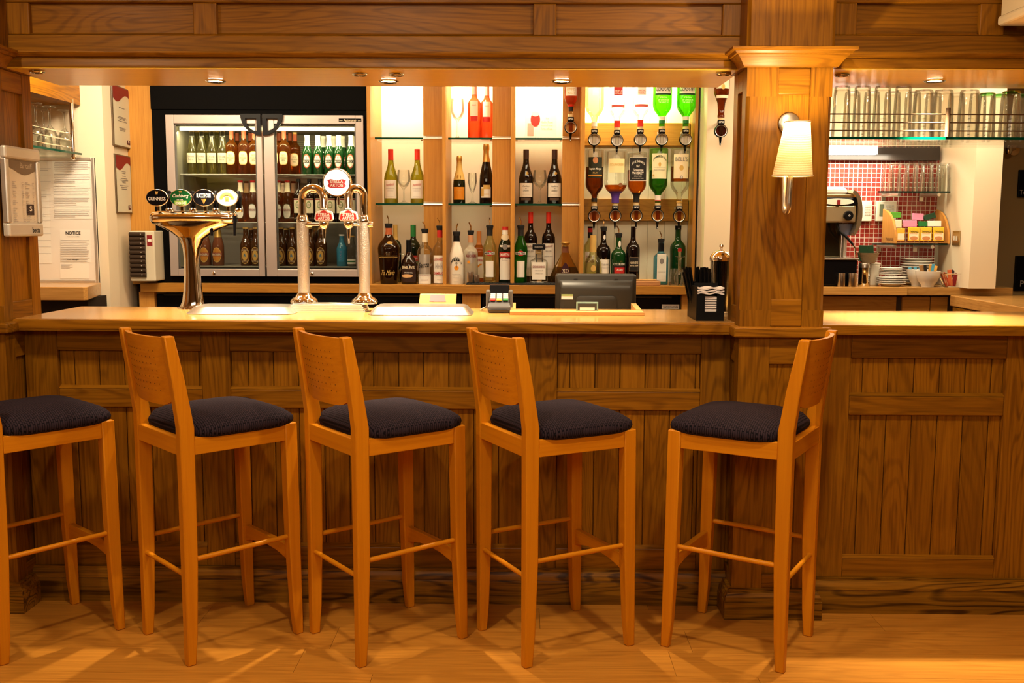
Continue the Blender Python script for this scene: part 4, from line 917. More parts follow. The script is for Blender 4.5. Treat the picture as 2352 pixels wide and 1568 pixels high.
bottle('square amber orange-liqueur bottle behind the frosted bottle','spirit',1100,650,531,28,Y2,CC,G['orange'],[(.74,1,.0008,P('orange_cap',(.5,.17,.03),.35),'cap')],[('r',0,.30,1.8,.42,paper)],[(red,[T('COINTREAU',0,.44,1.6,.05,.6)]),(orange,[T('I',-.3,.3,.4,.14,1,1.2)])],sq=5)
def cup(name,label,cat,u,v0,v1,w,y,zs,m,prof=None,grp=None,inv=False,n=20):
    p=PY(u,(v0+v1)/2,y);h=(Z(v0,y,u)-zs) if zs is not None else 0;R=(PY(u+w/2,500,y).x-PY(u-w/2,500,y).x)/2
    o=E(name,label,cat,(p.x,y,zs),grp)
    pr=prof or [(.96,0),(1,.02),(1,1),(.93,1),(.93,.06)]
    q=[(0,0)]+[(r*R,z*h) for r,z in pr]+[(0,pr[-1][1]*h)]
    if inv:q=[(r,h-z) for r,z in q][::-1]
    B().lathe(q,n=n).out('cup',m,o,smooth=1,ang=45);return o
# black bar mat
ma,mb=X(1071,YC+.03,650),X(1300,YC+.03,650)
r=E('bar_mat','black ribbed rubber bar mat on the back bar under the green bottles','bar mat',((ma+mb)/2,YC+.03,CC))
B().box(ma,mb,YC+.012,YC+.145,CC,CC+.008).out('mat',rubber,r,W=True,bev=.002)
b=B()
for i in range(60):
    x=ma+.004+(mb-ma-.008)*i/59;b.box(x-.0018,x+.0018,YC+.016,YC+.14,CC+.008,CC+.0105)
b.out('mat_ribs_pattern',rubber,r,W=True)
ZM=CC+.0106
cup('jigger','taller steel spirit measure on the black bar mat','spirit measure',1080,624,648,16.5,YC+.04,ZM,steel,grp='steel spirit measures')
cup('jigger','shorter steel spirit measure on the black bar mat','spirit measure',1094.7,631,648,14,YC+.04,ZM,steel,grp='steel spirit measures')
def vermouth(u,label,m,capm,lab):
    return bottle(label,'mart',u,646,524 if lab!='R' else 520.4,32.5,Y1,ZM,m,
      [(.86,.985,.0008,ink,'neck_band')] if lab!='R' else [(.86,.94,.0008,paper,'neck_band'),(.94,1,.0014,red,'cap')],
      [('o',0,.54,.9,.10,red),('r',0,.54,1.5,.05,paper),('r',0,.25,1.1,.30,paper),('r',0,.14,1.0,.09,ink)] if lab!='R' else [('r',0,.36,1.55,.62,paper,),('r',0,.50,1.7,.09,red),('o',0,.81,1.2,.11,paper2),('o',0,.22,.55,.05,red),('o',0,.64,.7,.10,inkg)],
      [(ink if lab!='R' else paper,[T('MARTINI',0,.54 if lab!='R' else .50,1.22,.042 if lab!='R' else .055,1)]),(inkg,[T('ROSSO' if lab=='R' else 'EXTRA DRY' if lab=='E' else 'BIANCO',0,.30 if lab!='R' else .40,.7,.02)])],
      pour=None if lab=='R' else ((499.7,0) if lab=='B' else (497.8,-.008)))
vermouth(1124.7,'clear pale yellow vermouth bottle with black pourer',G['straw'],ink,'B')
vermouth(1160,'dark vermouth bottle with red screw cap and tall cream label',dk_green,red,'R')
vermouth(1195.5,'bright green vermouth bottle with black pourer',G['lime'] if 0 else G['green'],ink,'E')
for k,u in enumerate((1218,1259)):
    bottle(('red wine bottle with red capsule behind the bright green vermouth','red wine bottle with red capsule behind the square-capped amaretto')[k],'bord',u,648,486.9,31,Y2,CC,dk_wine,[(.845,1,.0006,redfoil,'capsule')],[('r',0,.33,1.9,.46,paper)],[(dred,[T('Penfolds',0,.52,1.2,.035,0,.4,0,.15)]),(inkg,[T('BIN 389',0,.45,.8,.025),T('CABERNET SHIRAZ',0,.38,1.3,.014),T('SOUTH AUSTRALIA',0,.2,1.2,.013)])],grp='red wine bottles with red capsules')
b=bottle('clear square amaretto bottle with broad square black cap','disa',1237,646.7,572,41,Y1,ZM,G['clear'],(),[('r',0,.36,1.5,.52,paper)],[(dred,[T('DISARONNO',0,.48,1.35,.07,.6)]),(inkg,[T('ORIGINALE',0,.37,.9,.03),T('AMARETTO',0,.28,.8,.03)])],sq=6)
hb=PY(1237,572,Y1).z-ZM
B().box(-.034,.034,-.026,.026,hb-.002,hb+.026).out('cap',black,b,bev=.003)
txt([('DISARONNO',0,hb+.012,.045,.008,.6)],P('cap_grey',(.45,.4,.34)),b,flat(-.0265))
B().box(-.0135,.0135,-.0135,.0135,hb-.024,hb-.0025).out('collar',goldp,b,bev=.001)
b=bottle('fan-shaped cognac decanter with gold stopper and dark XO medallion','xo',1297.8,650,566,69,Y1+.03,ZM if 0 else CC,G['gold'],[(.84,1,.0012,P('neck_maroon',(.16,.05,.02)),'neck_band')],[('o',0,.28,.62,.60,P('xo_medallion',(.05,.012,.02),.3),1.5)],[(paper2,[T('XO',0,.36,.42,.10,.8)])],liq=(.03,.46,G['cola']),n=36,sy=.42)
hb=PY(1297.8,566,Y1+.03).z-CC
B().lathe([(0,hb),(.014,hb),(.014,hb+.006),(.020,hb+.012),(.026,hb+.020),(.022,hb+.025),(0,hb+.026)],n=20).out('stopper',gold,b,smooth=1)
bottle('blended whisky bottle with red neck band behind the gold-necked brandy','spirit',1354,648,520,29,5.47,CC,G['straw'],[(.80,.92,.0008,ink,'neck_label'),(.90,1,.001,red,'neck_band'),(.97,1,.0016,black,'cap')],[('r',0,.38,1.85,.36,paper)],[(dred,[T('FAMOUS',0,.47,1.2,.045,.6),T('GROUSE',0,.40,1.3,.06,.8)])])
bottle('long-necked brandy bottle with gold neck and round emblem','round',1361,648,540,42,Y1-.01,CC,G['straw'],[(.66,1,.0008,goldp,'foil'),(.84,1,.0014,goldp,'cap')],[('o',0,.34,.55,.13,goldp),('r',0,.13,1.4,.05,dred)])
bottle('black port bottle with white label and pourer','bord',1385,648,527,33,Y1+.02,CC,dk_wine,(),[('r',.15,.28,1.5,.36,paper),('o',.1,.86,.3,.09,paper)],[(inkg,[T("TAYLOR'S",.2,.37,1.0,.03,.5),T('LATE BOTTLED',.2,.31,1.0,.014)])],pour=(503,0))
bottle('green port bottle with red label and white neck seal','bord',1419.5,648,542,34,Y1,CC,midgreen,(),[('r',.1,.28,1.8,.24,P('port_black',(.03,.01,.01))),('r',.15,.30,1.5,.12,red),('o',.1,.84,.32,.14,paper)],[(paper,[T("COCKBURN'S",.05,.43,1.6,.05,1),T('Ruby',.15,.31,.8,.05,.4,.3)]),(red,[T('PORT',.15,.22,.6,.03,.8)])],pour=(518.5,-.012))
bottle('black sherry bottle with dark shield label','bord',1452.4,650,520,31.6,Y1-.01,CC,dk_wine,(),[('r',.1,.36,1.4,.24,P('shield_edge',(.25,.18,.12))),('r',.1,.36,1.3,.22,ink)],[(paper2,[T('HARVEYS',.1,.385,1.15,.04,1),T('BRISTOL CREAM',.1,.335,1.15,.022,.6)])])
bottle('pale blue gin bottle with arched white label','spirit',1516.7,644.5,555,32,Y1+.05,CC,G['blue'],[(.78,.97,.0008,black,'neck_band')],[('r',0,.40,1.3,.64,paper),('r',0,.40,1.15,.58,P('gin_label',(.70,.70,.62))),('o',0,.55,.6,.13,inkg)],[(ink,[T('BOMBAY',0,.67,.9,.04,.6,0,.012),T('SAPPHIRE',0,.44,.9,.035,.5)]),(inkg,[T('LONDON DRY GIN',0,.3,.9,.015)])],pour=(530.6,-.010),sq=5)
bottle('tall green gin bottle beside the end board of the spirits bay','spirit',1555,644,518,36,5.47,CC,midgreen,[(.93,1,.0016,black,'cap')],[('o',.1,.58,.5,.09,red),('r',.1,.36,.34,.40,P('gin_strip',(.35,.28,.12)))],[(ink,[T('TANQUERAY',.1,.36,.8,.035,.6,0,0,-PI/2)])])
# --- glasses and board at the end of the back bar
def tumbler(label,u,v,w,y,zs,grp=None,m=None,h=None,name='tumbler',cat='tumbler',rt=.78):
    R=(PY(u+w/2,500,y).x-PY(u-w/2,500,y).x)/2;h=h or Z(v,y,u)-zs
    o=E(name,label,cat,(X(u,y,600),y,zs),grp)
    B().lathe([(R,0),(R*(1+rt)/2,h*.5),(R*rt,h*.93),(R*rt*.96,h),(0,h),(0,h*.93),(R*rt*.86,h*.91),(R*(1+rt)/2*.93,h*.5),(R*.94,0)],n=18).out('glass',m or glass_thick,o,smooth=1,ang=50);return o
tumbler('upturned tumbler nearer the pale blue gin bottle',1549,617,22,5.32,CC,'upturned tumblers on the back bar')
tumbler('upturned tumbler nearer the black straw caddy',1575,619,22,5.30,CC,'upturned tumblers on the back bar')
wineglass('upturned stemmed glass behind the tumblers at the end of the back bar',(X(1567,5.40),5.40,CC),Z(588,5.40,1567)-CC,.034,None,False)
a,c=X(1455,5.29,650),X(1516,5.29,650)
r=E('chopping_board','thick wooden chopping board in front of the pale blue gin bottle','chopping board',((a+c)/2,5.33,CC))
B().box(a,c,5.27,5.40,CC,CC+.024).out('board',wood('board_wood',(.52,.25,.10),'X',ring=.2),r,W=True,bev=.003)
r=E('bar_knife','wooden-handled knife lying on the chopping board','knife',((a+c)/2,5.31,CC+.024))
B().box(a+.0,c-.015,5.30,5.322,CC+.0245,CC+.032).out('handle',pale,r,W=True,bev=.003);B().box(c-.0145,c+.004,5.302,5.321,CC+.026,CC+.029).out('blade',steel,r,W=True)
# ---------------------------------------------------------------- optics
def optic(label,u,v,y,col,yr=YOP-.025):
    p=PY(u,v,y);o=E('optic_measure',label,'optic',p,'optic measures')
    R=.0335
    B().lathe([(R*.84,.0),(R*.84,.013),(R*.93,.016),(R,.012),(R,-.004),(R*.84,-.004)],n=36,ax='-y').out('ring',gloss_black,o,smooth=1)
    B().lathe([(R*.80,-.002),(R*.86,-.002),(R*.86,.0155),(R*.80,.0145)],n=36,ax='-y').out('inner_ring',alu,o,smooth=1)
    B().lathe([(0,-.004),(R*.83,-.004),(R*.83,-.001),(0,-.001)],n=30,ax='-y').out('window',col[0],o)
    B().lathe([(0,-.019),(.0105,-.019),(.0105,.024),(0,.024)],c=(0,-.0125,0),n=14).out('measure_chamber',col[1],o,smooth=1)
    B().box(-.017,.017,-.016,.014,R-.002,R+.0205).out('collar',gloss_black,o,bev=.003)
    txt([('OPTIC',0,R+.010,.026,.0095,.8)],white,o,flat(-.0165))
    B().lathe([(0,-R-.038),(.0035,-R-.038),(.0062,-R-.012),(.008,-R+.002),(0,-R+.002)],n=14).out('nozzle',gloss_black,o,smooth=1)
    decal([(-.0025,-R-.034),(.0025,-R-.034),(0,-R-.028)],white,o,flat(-.0068),'arrow')
    B().lathe([(0,R+.0205),(.015,R+.0205),(.0145,R+.034),(0,R+.034)],n=16).out('cork',P('cork_beige',(.62,.46,.24),.6),o,smooth=1)
    if yr:B().box(-.008,.008,.014,yr-y-.0005,R+.004,R+.016).out('bracket',alu,o)
    return o,p+V((0,0,R+.0342))
WCH=(P('optic_white',(.80,.70,.62),.25),G['clear'])
def ACH(t):return (P('optic_amber',t,.25),G['amber'])
YO=5.41
AM=((.55,.16,.02),(.68,.24,.03),(.66,.30,.04),(.70,.34,.06),(.62,.36,.06))
nm=['first','second','third','fourth','fifth']
def obot(label,kind,u,vopt,vt,w,y,m,cap,labels,texts,col,liq=None,oplab='',yr=YOP-.025,sy=1,sq=None,n=24):
    o,top=optic(oplab,u,vopt,y,col,yr)
    H=PY(u,vt,y).z-top.z
    bottle(label,kind,u,vopt,vt,w,y,top.z,m,cap,labels,texts,inv=True,liq=liq,sy=sy,sq=sq,n=n)
UP='upper row of the optics'
obot('inverted pale yellow spirit bottle, first in the upper row of optics','optic',1364.6,320.6,160,43,YO,G['straw'],[(.92,1,.0012,paper,'neck_band')],[('r',0,.75,1.7,.16,paper)],[],WCH,None,'optic measure under the pale yellow bottle in the upper row')
for k,(u,v) in enumerate(((1417,322.6),(1470.2,320.6))):
    obot(('inverted clear spirit bottle with red shield label, upper row of optics','inverted clear spirit bottle with pale crest label, upper row of optics')[k],'optic',u,v,165,41,YO,G['clear'],[(.88,1,.0014,redfoil,'cap')],
      [('r',0,.67,1.0,.22,red if k==0 else paper),('r',0,.37,1.55,.05,P('red_ribbon',(.55,.10,.08)))],[(paper if k==0 else red,[T('TRIPLE' if k==0 else 'SPECIAL',0,.64,.8,.03),T('DISTILLED' if k==0 else 'VODKA',0,.595,.8,.03)])],WCH,None,('optic measure under the clear bottle with red shield label','optic measure under the clear bottle with pale crest label')[k])
for k,u in enumerate((1519.4,1574)):
    obot(('inverted bright green gin bottle nearer the clear bottles, upper optics','inverted bright green gin bottle at the end board, upper optics')[k],'optic',u,320.3,150,44,YO,G['lime'],[(.84,.90,.001,paper,'neck_label'),(.90,.95,.001,green,'neck_band')],[('r',0,.75,1.8,.44,paper),('r',0,.515,1.85,.03,dgreen)],[(ink,[T("GORDON'S",0,.60,1.5,.075,.5,.3)]),(P('green_letters',(.75,.9,.6)),[T('SPECIAL',0,.46,.8,.025),T('DRY LONDON GIN',0,.42,1.1,.025),T('THE HEART OF',0,.38,1.0,.025)])],WCH,None,('optic measure under the green gin bottle nearer the clear bottles','optic measure under the green gin bottle at the end board')[k])
LC=[(G['cola'],),(G['amber'],)]
obot('inverted dark rum bottle with pirate-green label, lower optics','optic',1364.5,496.4,343,42,YO,G['clear'],[(.90,.97,.001,ink,'neck_label')],[('r',0,.66,1.6,.38,P('rum_label',(.018,.02,.010))),('r',0,.505,1.6,.012,orange),('r',0,.52,1.6,.012,goldp),('o',0,.79,.55,.12,P('rum_figure',(.5,.22,.10)))],[(paper,[T('Captain Morgan',0,.63,1.35,.05,.8)]),(goldp,[T('RUM',0,.56,.5,.03)])],ACH(AM[0]),(.33,.97,G['cola']),'optic measure under the dark rum bottle')
obot('inverted round cognac bottle with gold label and purple neck, lower optics','optic',1412.7,495.3,345,53,YO,G['clear'],[(.78,1,.002,purple,'foil'),(.74,.79,.0012,P('neck_orange',(.5,.14,.03)),'neck_band')],[('r',0,.70,1.45,.26,P('cognac_label',(.80,.72,.38))),('o',.35,.34,.4,.07,P('seal_brown',(.25,.1,.04)))],[(goldp,[T('COURVOISIER',0,.72,1.2,.045,.4)])],ACH(AM[1]),(.66,.76,G['amber']),'optic measure under the round cognac bottle')
obot('inverted square whiskey bottle with black label, lower optics','optic',1461,495,350,42,YO,G['clear'],[(.80,.985,.001,ink,'neck_label')],[('r',0,.66,1.86,.46,paper),('r',0,.66,1.8,.44,ink)],[(paper,[T("JACK DANIEL'S",0,.81,1.4,.06,.8,0,.015),T('No.7',0,.72,.35,.05,.8),T('Tennessee',0,.645,1.15,.05,.6,.2),T('WHISKEY',0,.585,1.25,.05,1),T('SOUR MASH',0,.52,.8,.022),T('LYNCHBURG TENN',0,.48,1.2,.02)]),],ACH(AM[2]),(.35,.97,G['amber']),'optic measure under the black-labelled square bottle',sq=5)
obot('inverted green whiskey bottle with cream label, lower optics','optic',1510.2,495,341,42.6,YO,G['palegreen'],[(.86,.95,.0012,paper,'neck_label'),(.95,.965,.0014,red,'neck_band')],[('r',0,.67,1.75,.46,P('jam_label',(.80,.74,.48))),('o',0,.70,.28,.08,goldp),('o',-.65,.50,.22,.04,goldp)],[(dgreen,[T('JAMESON',0,.845,1.45,.05,.8,0,.02)]),(inkg,[T('IRISH WHISKEY',0,.60,1.2,.022),T('JOHN JAMESON & SON',0,.64,1.3,.014)])],ACH(AM[3]),(.40,.97,G['green']),'optic measure under the green whiskey bottle')
obot('inverted amber whisky bottle with cream bell label, lower optics','optic',1559.5,496.4,341,43,YO,G['clear'],[(.955,.985,.001,goldp,'neck_band')],[('r',0,.67,1.75,.44,paper2),('o',0,.64,.45,.10,goldp),('o',0,.47,.3,.06,inkg)],[(inkg,[T("BELL'S",0,.80,1.3,.075,.4)]),(paper,[T('8',0,.47,.12,.035,.8)])],ACH(AM[4]),(.33,.60,G['amber']),'optic measure under the amber bell-labelled bottle')
obot('inverted orange-red spirit bottle on the side board of the bay','optic',1310.6,293,150,31,5.385,G['clear'],[(.80,.84,.0012,redfoil,'neck_band'),(.84,.93,.0012,ink,'neck_label')],[('r',0,.58,1.8,.42,paper)],[(goldp,[T("PIMM'S",0,.50,1.2,.06),T('No.1',0,.42,.9,.04)])],(P('optic_orange',(.65,.30,.08),.25),G['amber']),(.02,.78,G['rose']),'optic measure on the wooden side board left of the spirits bay',yr=YFI-.002)
obot('inverted dark bottle on the cream wall beside the pillar','beer',1655,301,140,35,5.20,G['cola'],(),[('r',0,.60,1.8,.20,paper2),('o',0,.53,.5,.09,gold),('r',0,.36,1.7,.05,paper2)],[],(P('optic_dark',(.10,.015,.008),.15),G['cola']),None,'optic measure on the cream wall beside the pillar',yr=5.268)
# ================================================================= BOTTLES IN THE FRIDGE
def fb(label,kind,u,vt,w,y,k,m,cap,labels=(),texts=(),grp=None,liq=None):
    return bottle(label,kind,u,{0:401,1:510,2:618}[k],vt,w,y,SHZ[k],m,cap,labels,texts,grp=grp,n=16,liq=liq)
FL=('top','middle','bottom')
ya,yb2,yc=5.46,5.56,5.66
for i,u in enumerate((442.9,465.5,489.3,513.6)):
    fb(f'{ordn[i]} clear lager bottle from the hinge side, front row on the fridge top shelf','long',u,297,24.5,ya,0,G['clear'],[(.955,1,.0008,goldp,'cap')],[('r',0,.36,1.85,.22,P('lager_label',(.72,.66,.46)))],[(P('lager_letters',(.12,.10,.22)),[T('Corona',0,.40,1.2,.05,.4),T('Extra',0,.33,.8,.04,.2)])],grp='clear lager bottles in the fridge',liq=(.02,.80,G['straw']))
for i,u in enumerate((455,477,500)):
    fb('clear lager bottle in the back row on the fridge top shelf','long',u,299,23.5,yc,0,G['straw'],[(.955,1,.0008,goldp,'cap')],grp='clear lager bottles in the back row of the fridge')
for i,(u,y) in enumerate(((533.5,ya),(562,ya),(586,ya),(632,ya),(654,ya),(679,yb2))):
    fb(f'{ordn[i]} tall ale bottle with octagonal cream label, counted from the clear lagers','bord',u,297 if y==ya else 304,26.5 if y==ya else 25,y,0,G['amber'],[(.80,.96,.0008,P('ale_neck',(.42,.09,.04)),'neck_label'),(.955,1,.0012,goldp,'cap')],[('o',0,.36,1.55,.30,goldp,3.4),('o',0,.36,1.4,.27,paper2,3.4)],[(P('ale_letters',(.10,.14,.06)),[T('OLD',0,.42,.55,.04,.4),T('SPECKLED',0,.365,1.15,.035,.4),T('HEN',0,.31,.5,.035,.4)])],grp='octagonal-label ale bottles in the fridge')
for i,u in enumerate((547,577,643,668)):
    fb('tall ale bottle with red neck label in the back row of the fridge','bord',u,302,25,yc,0,G['amber'],[(.80,.96,.0008,P('ale_neck2',(.42,.09,.04)),'neck_label')],grp='ale bottles in the back row of the fridge')
def becks(u,y,lab,grp,vt=310.5):
    fb(lab,'beer',u,vt,24,y,0,midgreen,[(.72,.945,.0008,paper,'neck_label'),(.945,1,.0012,paper,'cap')],[('o',0,.34,1.35,.36,P('lager_red',(.50,.12,.07))),('o',0,.34,1.1,.29,paper),('r',0,.33,1.5,.075,ink)],[(paper,[T("BECK'S",0,.33,1.2,.05,1)]),(red,[T('S',0,.43,.3,.045,.8)])],grp=grp)
for i,u in enumerate((707,731.4,756.8,779,807)):becks(u,ya,f'{ordn[i]} green lager bottle in the front row of the fridge top shelf, from the ales','green lager bottles in the fridge')
for i,u in enumerate((744,768,788,812)):becks(u,yb2,'green lager bottle in the second row of the fridge top shelf','green lager bottles, second row of the fridge',313)
for i,u in enumerate((554,582.6,640.6,661.6)):
    fb(f'{ordn[i]} amber lager bottle with arched cream label on the fridge middle shelf','beer',u,414.5,23.5,ya,1,G['amber'],[(.72,.95,.0008,paper2,'neck_label'),(.95,1,.0012,red,'cap')],[('o',0,.26,1.5,.36,P('peroni_green',(.08,.09,.04)),3),('o',0,.26,1.35,.33,paper,3)],[(dred,[T('PERONI',0,.29,1.15,.055,.8)])],grp='amber lager bottles on the middle shelf')
for i,u in enumerate((568,600 if 0 else 596,652,676)):
    fb('amber lager bottle in the back row of the fridge middle shelf','beer',u,416,23,yc,1,G['amber'],[(.72,.95,.0008,paper2,'neck_label')],grp='amber lager bottles in the back row')
for i,u in enumerate((687.5,712,736.5,761,785,808)):
    fb(f'{ordn[i]} dark brown bottle with wide cream and green label on the fridge middle shelf','spirit',u,411,23.6,ya,1,dk_brown,[(.94,1,.0012,ink,'cap')],[('r',0,.38,1.95,.34,paper2),('r',0,.53,1.95,.03,dred),('o',0,.40,.9,.17,P('cider_green',(.25,.30,.12))),('o',0,.40,.6,.11,paper2)],[(inkg,[T('ON',0,.40,.5,.06,.6)])],grp='dark brown bottles with wide labels')
for i,u in enumerate((473,502.5)):
    fb(('cider bottle with gold foil and oval label nearer the hinge','cider bottle with gold foil and oval label next to the brown ales')[i],'long',u,514,27,ya,2,P('cider_glass',(.16,.05,.022),.08,coat=.5),[(.68,1,.0008,gold,'foil')],[('o',0,.26,1.5,.36,goldp),('o',0,.26,1.35,.32,P('cider_oval',(.55,.22,.03))),('r',0,.27,1.7,.09,P('cider_band',(.30,.06,.03)))],[(paper2,[T('MAGNERS',0,.27,1.5,.055,.6)])],grp='cider bottles with gold foil')
for i,u in enumerate((566.6,590,646.8,672.7,712,739)):
    fb(f'{ordn[i]} brown ale bottle with blue star label on the fridge bottom shelf','beer',u,521.8,26.5,ya,2,amber_op,[(.955,1,.0012,goldp,'cap')],[('o',0,.27,1.6,.44,goldp),('o',0,.27,1.45,.40,P('ale_dark',(.16,.06,.015))),('o',0,.27,.95,.26,P('ale_yellow',(.70,.42,.10)))],[(paper2,[T('NEWCASTLE',0,.41,1.1,.035,.6,0,-.0),T('BROWN ALE',0,.125,1.1,.035,.6)])],grp='brown ale bottles with blue stars')
    b=bpy.data.objects[-1] if 0 else None
stm=P('star_blue',(.05,.20,.36))
for o in [q for q in COL.objects if q.get('group')=='brown ale bottles with blue stars']:
    Hh=max(max(v.co.z for v in c.data.vertices) for c in o.children);Rr=max(max(v.co.x for v in c.data.vertices) for c in o.children if c.name.startswith('body'))
    decal(star(Rr*.42,0,Hh*.27),stm,o,wrap(Rr,.0026),'star',rings=(.5,1))
for u in (580,620,660,695,726):
    fb('brown ale bottle in the back row of the fridge bottom shelf','beer',u,524,25,yc,2,amber_op,[(.955,1,.0012,goldp,'cap')],grp='brown ale bottles in the back row')
fb('bright blue alcopop bottle on the fridge bottom shelf','beer',786,538,25,ya,2,P('alcopop_blue',(.04,.22,.36),.08,coat=.5),[(.95,1,.0012,white,'cap')],[('r',0,.35,.9,.40,P('alcopop_label',(.03,.28,.5)))],[(lilac,[T('WKD',0,.35,.30,.30,1) if 0 else T('W',0,.45,.5,.08,1),T('K',0,.35,.45,.08,1),T('D',0,.25,.45,.08,1)])])
fb('clear mixer bottle with small cream label on the fridge bottom shelf','beer',809,541,25,ya,2,G['clear'],[(.95,1,.0012,goldp,'cap')],[('r',0,.16,1.7,.16,paper),('r',0,.16,1.6,.04,green)])
# ================================================================= BAR TOP: BEER TAPS
ZT=1.1
# --- four-badge T tower
yt=4.19
q=PY(444,700,yt);r=E('beer_tap','tall polished T-shaped beer tap with four oval badges','beer tap',(q.x,yt,ZT))
zz=lambda v:PY(444,v,yt).z-ZT
xx=lambda u,v=560:PY(u,v,yt).x-q.x
rings=[]
def ell(cx,rx,ry,z,n=32,p=2.2):
    o=[]
    for i in range(n):
        a=2*PI*i/n;c,s=cos(a),sin(a);k=(abs(c)**p+abs(s)**p)**(-1/p);o.append((cx+c*k*rx,s*k*ry,z))
    return o
for u0,u1,v,ry in ((412,472,712,.045),(415,469,703,.042),(420,466,690,.038),(423,463,665,.036),(424,460,630,.034),(424,457,595,.034),(421,459,570,.036),(413,468,548,.038),(403,480,540,.040),(392,492,532,.043),(376,508,524,.046),(361,527,517,.048),(358,533,509,.049)):
    z=max(0,zz(v)) if v<710 else 0
    x0_,x1_=xx(u0,v),xx(u1,v);rings.append(ell((x0_+x1_)/2,(x1_-x0_)/2,ry,z,p=2.2 if v>540 else 2.6))
B().loft(rings).out('column',brass_,r,smooth=1,ang=70)
rings=[]
for u,hh,ry in ((348.5,.014,.024),(350,.021,.034),(354,.0265,.043),(362,.028,.047),(380,.0285,.050),(445,.029,.052),(510,.0285,.050),(529,.028,.047),(538,.0265,.043),(542,.021,.034),(543.5,.014,.024)):
    cz=zz(500 if 370<u<520 else 501)-.002*0;x_=xx(u,500);rings.append([(x_,ry*cos(2*PI*i/24),cz+hh*sin(2*PI*i/24)) for i in range(24)])
B().loft(rings).out('arm',brass_,r,smooth=1,ang=70)
B().lathe([(.0,.0),(.062,0),(.060,.006),(.045,.010),(0,.010)],c=((xx(412,700)+xx(472,700))/2,0,0),n=28).out('base_flange',brass_,r,smooth=1)
bad=[(361.4,'GUINNESS'),(415.7,'C'),(469,'B'),(522,'D')]
for i,(u,nm_) in enumerate(bad):
    bx_=PY(u,454,yt-.045);x_,z_=bx_.x-q.x,bx_.z-ZT;yb_=-.045;W_,H_=.0925,.0700
    b=B()
    rim=lambda s,y:[(x_+px_*s,y,z_+pz_*s) for px_,pz_ in oval(W_,H_,n=36)]
    b.loft([rim(.80,.014),rim(.97,.010),rim(1.0,.002),rim(.99,-.004),rim(.94,-.006)]).move(lambda p:V((p.x,p.y+yb_,p.z)))
    bd=b.out('badge',chrome,r,smooth=1,ang=60)
    f=lambda a,c,e=.0:(x_+a,yb_-.0066-e,z_+c)
    face=[P('badge_black',(.006,.006,.008),.12,coat=.6),P('badge_green',(.012,.13,.035),.15,coat=.6),P('badge_black2',(.006,.006,.008),.12,coat=.6),P('badge_cream',(.78,.62,.42),.2,coat=.5)][i]
    decal(oval(W_*.93,H_*.93),face,bd,lambda a,c:f(a,c),'badge_face')
    f1=lambda a,c:f(a,c,.0008);f2=lambda a,c:f(a,c,.0016)
    if i==0:
        txt([('GUINNESS',0,-.004,.072,.0145,1)],white,bd,f1)
        decal([(-.004,.014),(.004,.014),(.007,.027),(.0035,.0245),(-.0035,.026),(-.006,.029)],goldp,bd,f1,'harp')
    elif i==1:
        txt([('Carlsberg',0,.006,.066,.018,1,.25),('EXTRA',-.002,-.0085,.026,.005,.6)],white,bd,f1)
        decal(rect(.050,.017,0,-.020),P('badge_lime',(.35,.62,.12)),bd,f1,'cold_panel');txt([('cold',0,-.020,.043,.014,1.4)],white,bd,f2)
        decal([(-.005,.022),(.005,.022),(.0065,.028),(.002,.026),(0,.030),(-.002,.026),(-.0065,.028)],goldp,bd,f1,'crown')
    elif i==2:
        txt([('BLACKTHORN',0,.009,.058,.018,1)],white,bd,f1)
        decal([(-.012,-.004),(0,-.004),(0,-.026)],gold,bd,f1,'arrow');decal([(0,-.004),(.012,-.004),(0,-.026)],P('badge_orange',(.75,.2,.03)),bd,f1,'arrow')
    else:
        arc=[(.030*cos(PI*k/12),-.006+.028*sin(PI*k/12)) for k in range(13)]+[(.018*cos(PI*k/12),-.006+.016*sin(PI*k/12)) for k in range(12,-1,-1)]
        B().add([f1(*p_) for p_ in arc],[(k,k+1,24-k,25-k) for k in range(12)]).out('arch_print',P('badge_yellow',(.70,.50,.08)),bd)
        txt([('BODDINGTONS',0,.010,.050,.007,.6,0,.008)],ink,bd,f2);decal(rect(.016,.016,0,-.006),P('badge_yellow2',(.70,.50,.08)),bd,f1,'barrel');decal(oval(.012,.012,0,-.004),brownp,bd,f2,'bee')
    B().box(x_-.006,x_+.006,-.040,-.020,zz(486),z_-H_*.42).out('badge_stalk',chrome,r,bev=.002)
    hx=x_+.037
    B().lathe([(.0,0),(.011,0),(.012,.02),(.014,.05),(.012,.075),(.006,.082),(0,.083)],c=(hx,-.012,zz(484)),n=14).out('handle',gloss_black,r,smooth=1)
    B().lathe([(.013,0),(.016,.004),(.016,.012),(.012,.016),(0,.016)],c=(hx,-.012,zz(487)),n=16).out('handle_collar',chrome,r,smooth=1)
for u,v0,v1 in ((487,520,541),(540,512,541)):
    p0=PY(u,v0,yt-.03);p1=PY(u-1,v1,yt-.03)
    B().tube([(p0.x-q.x,-.03,p0.z-ZT+.03),(p1.x-q.x,-.03,p1.z-ZT)],[.0085,.0055],12).out('nozzle',gloss_black,r,smooth=1)
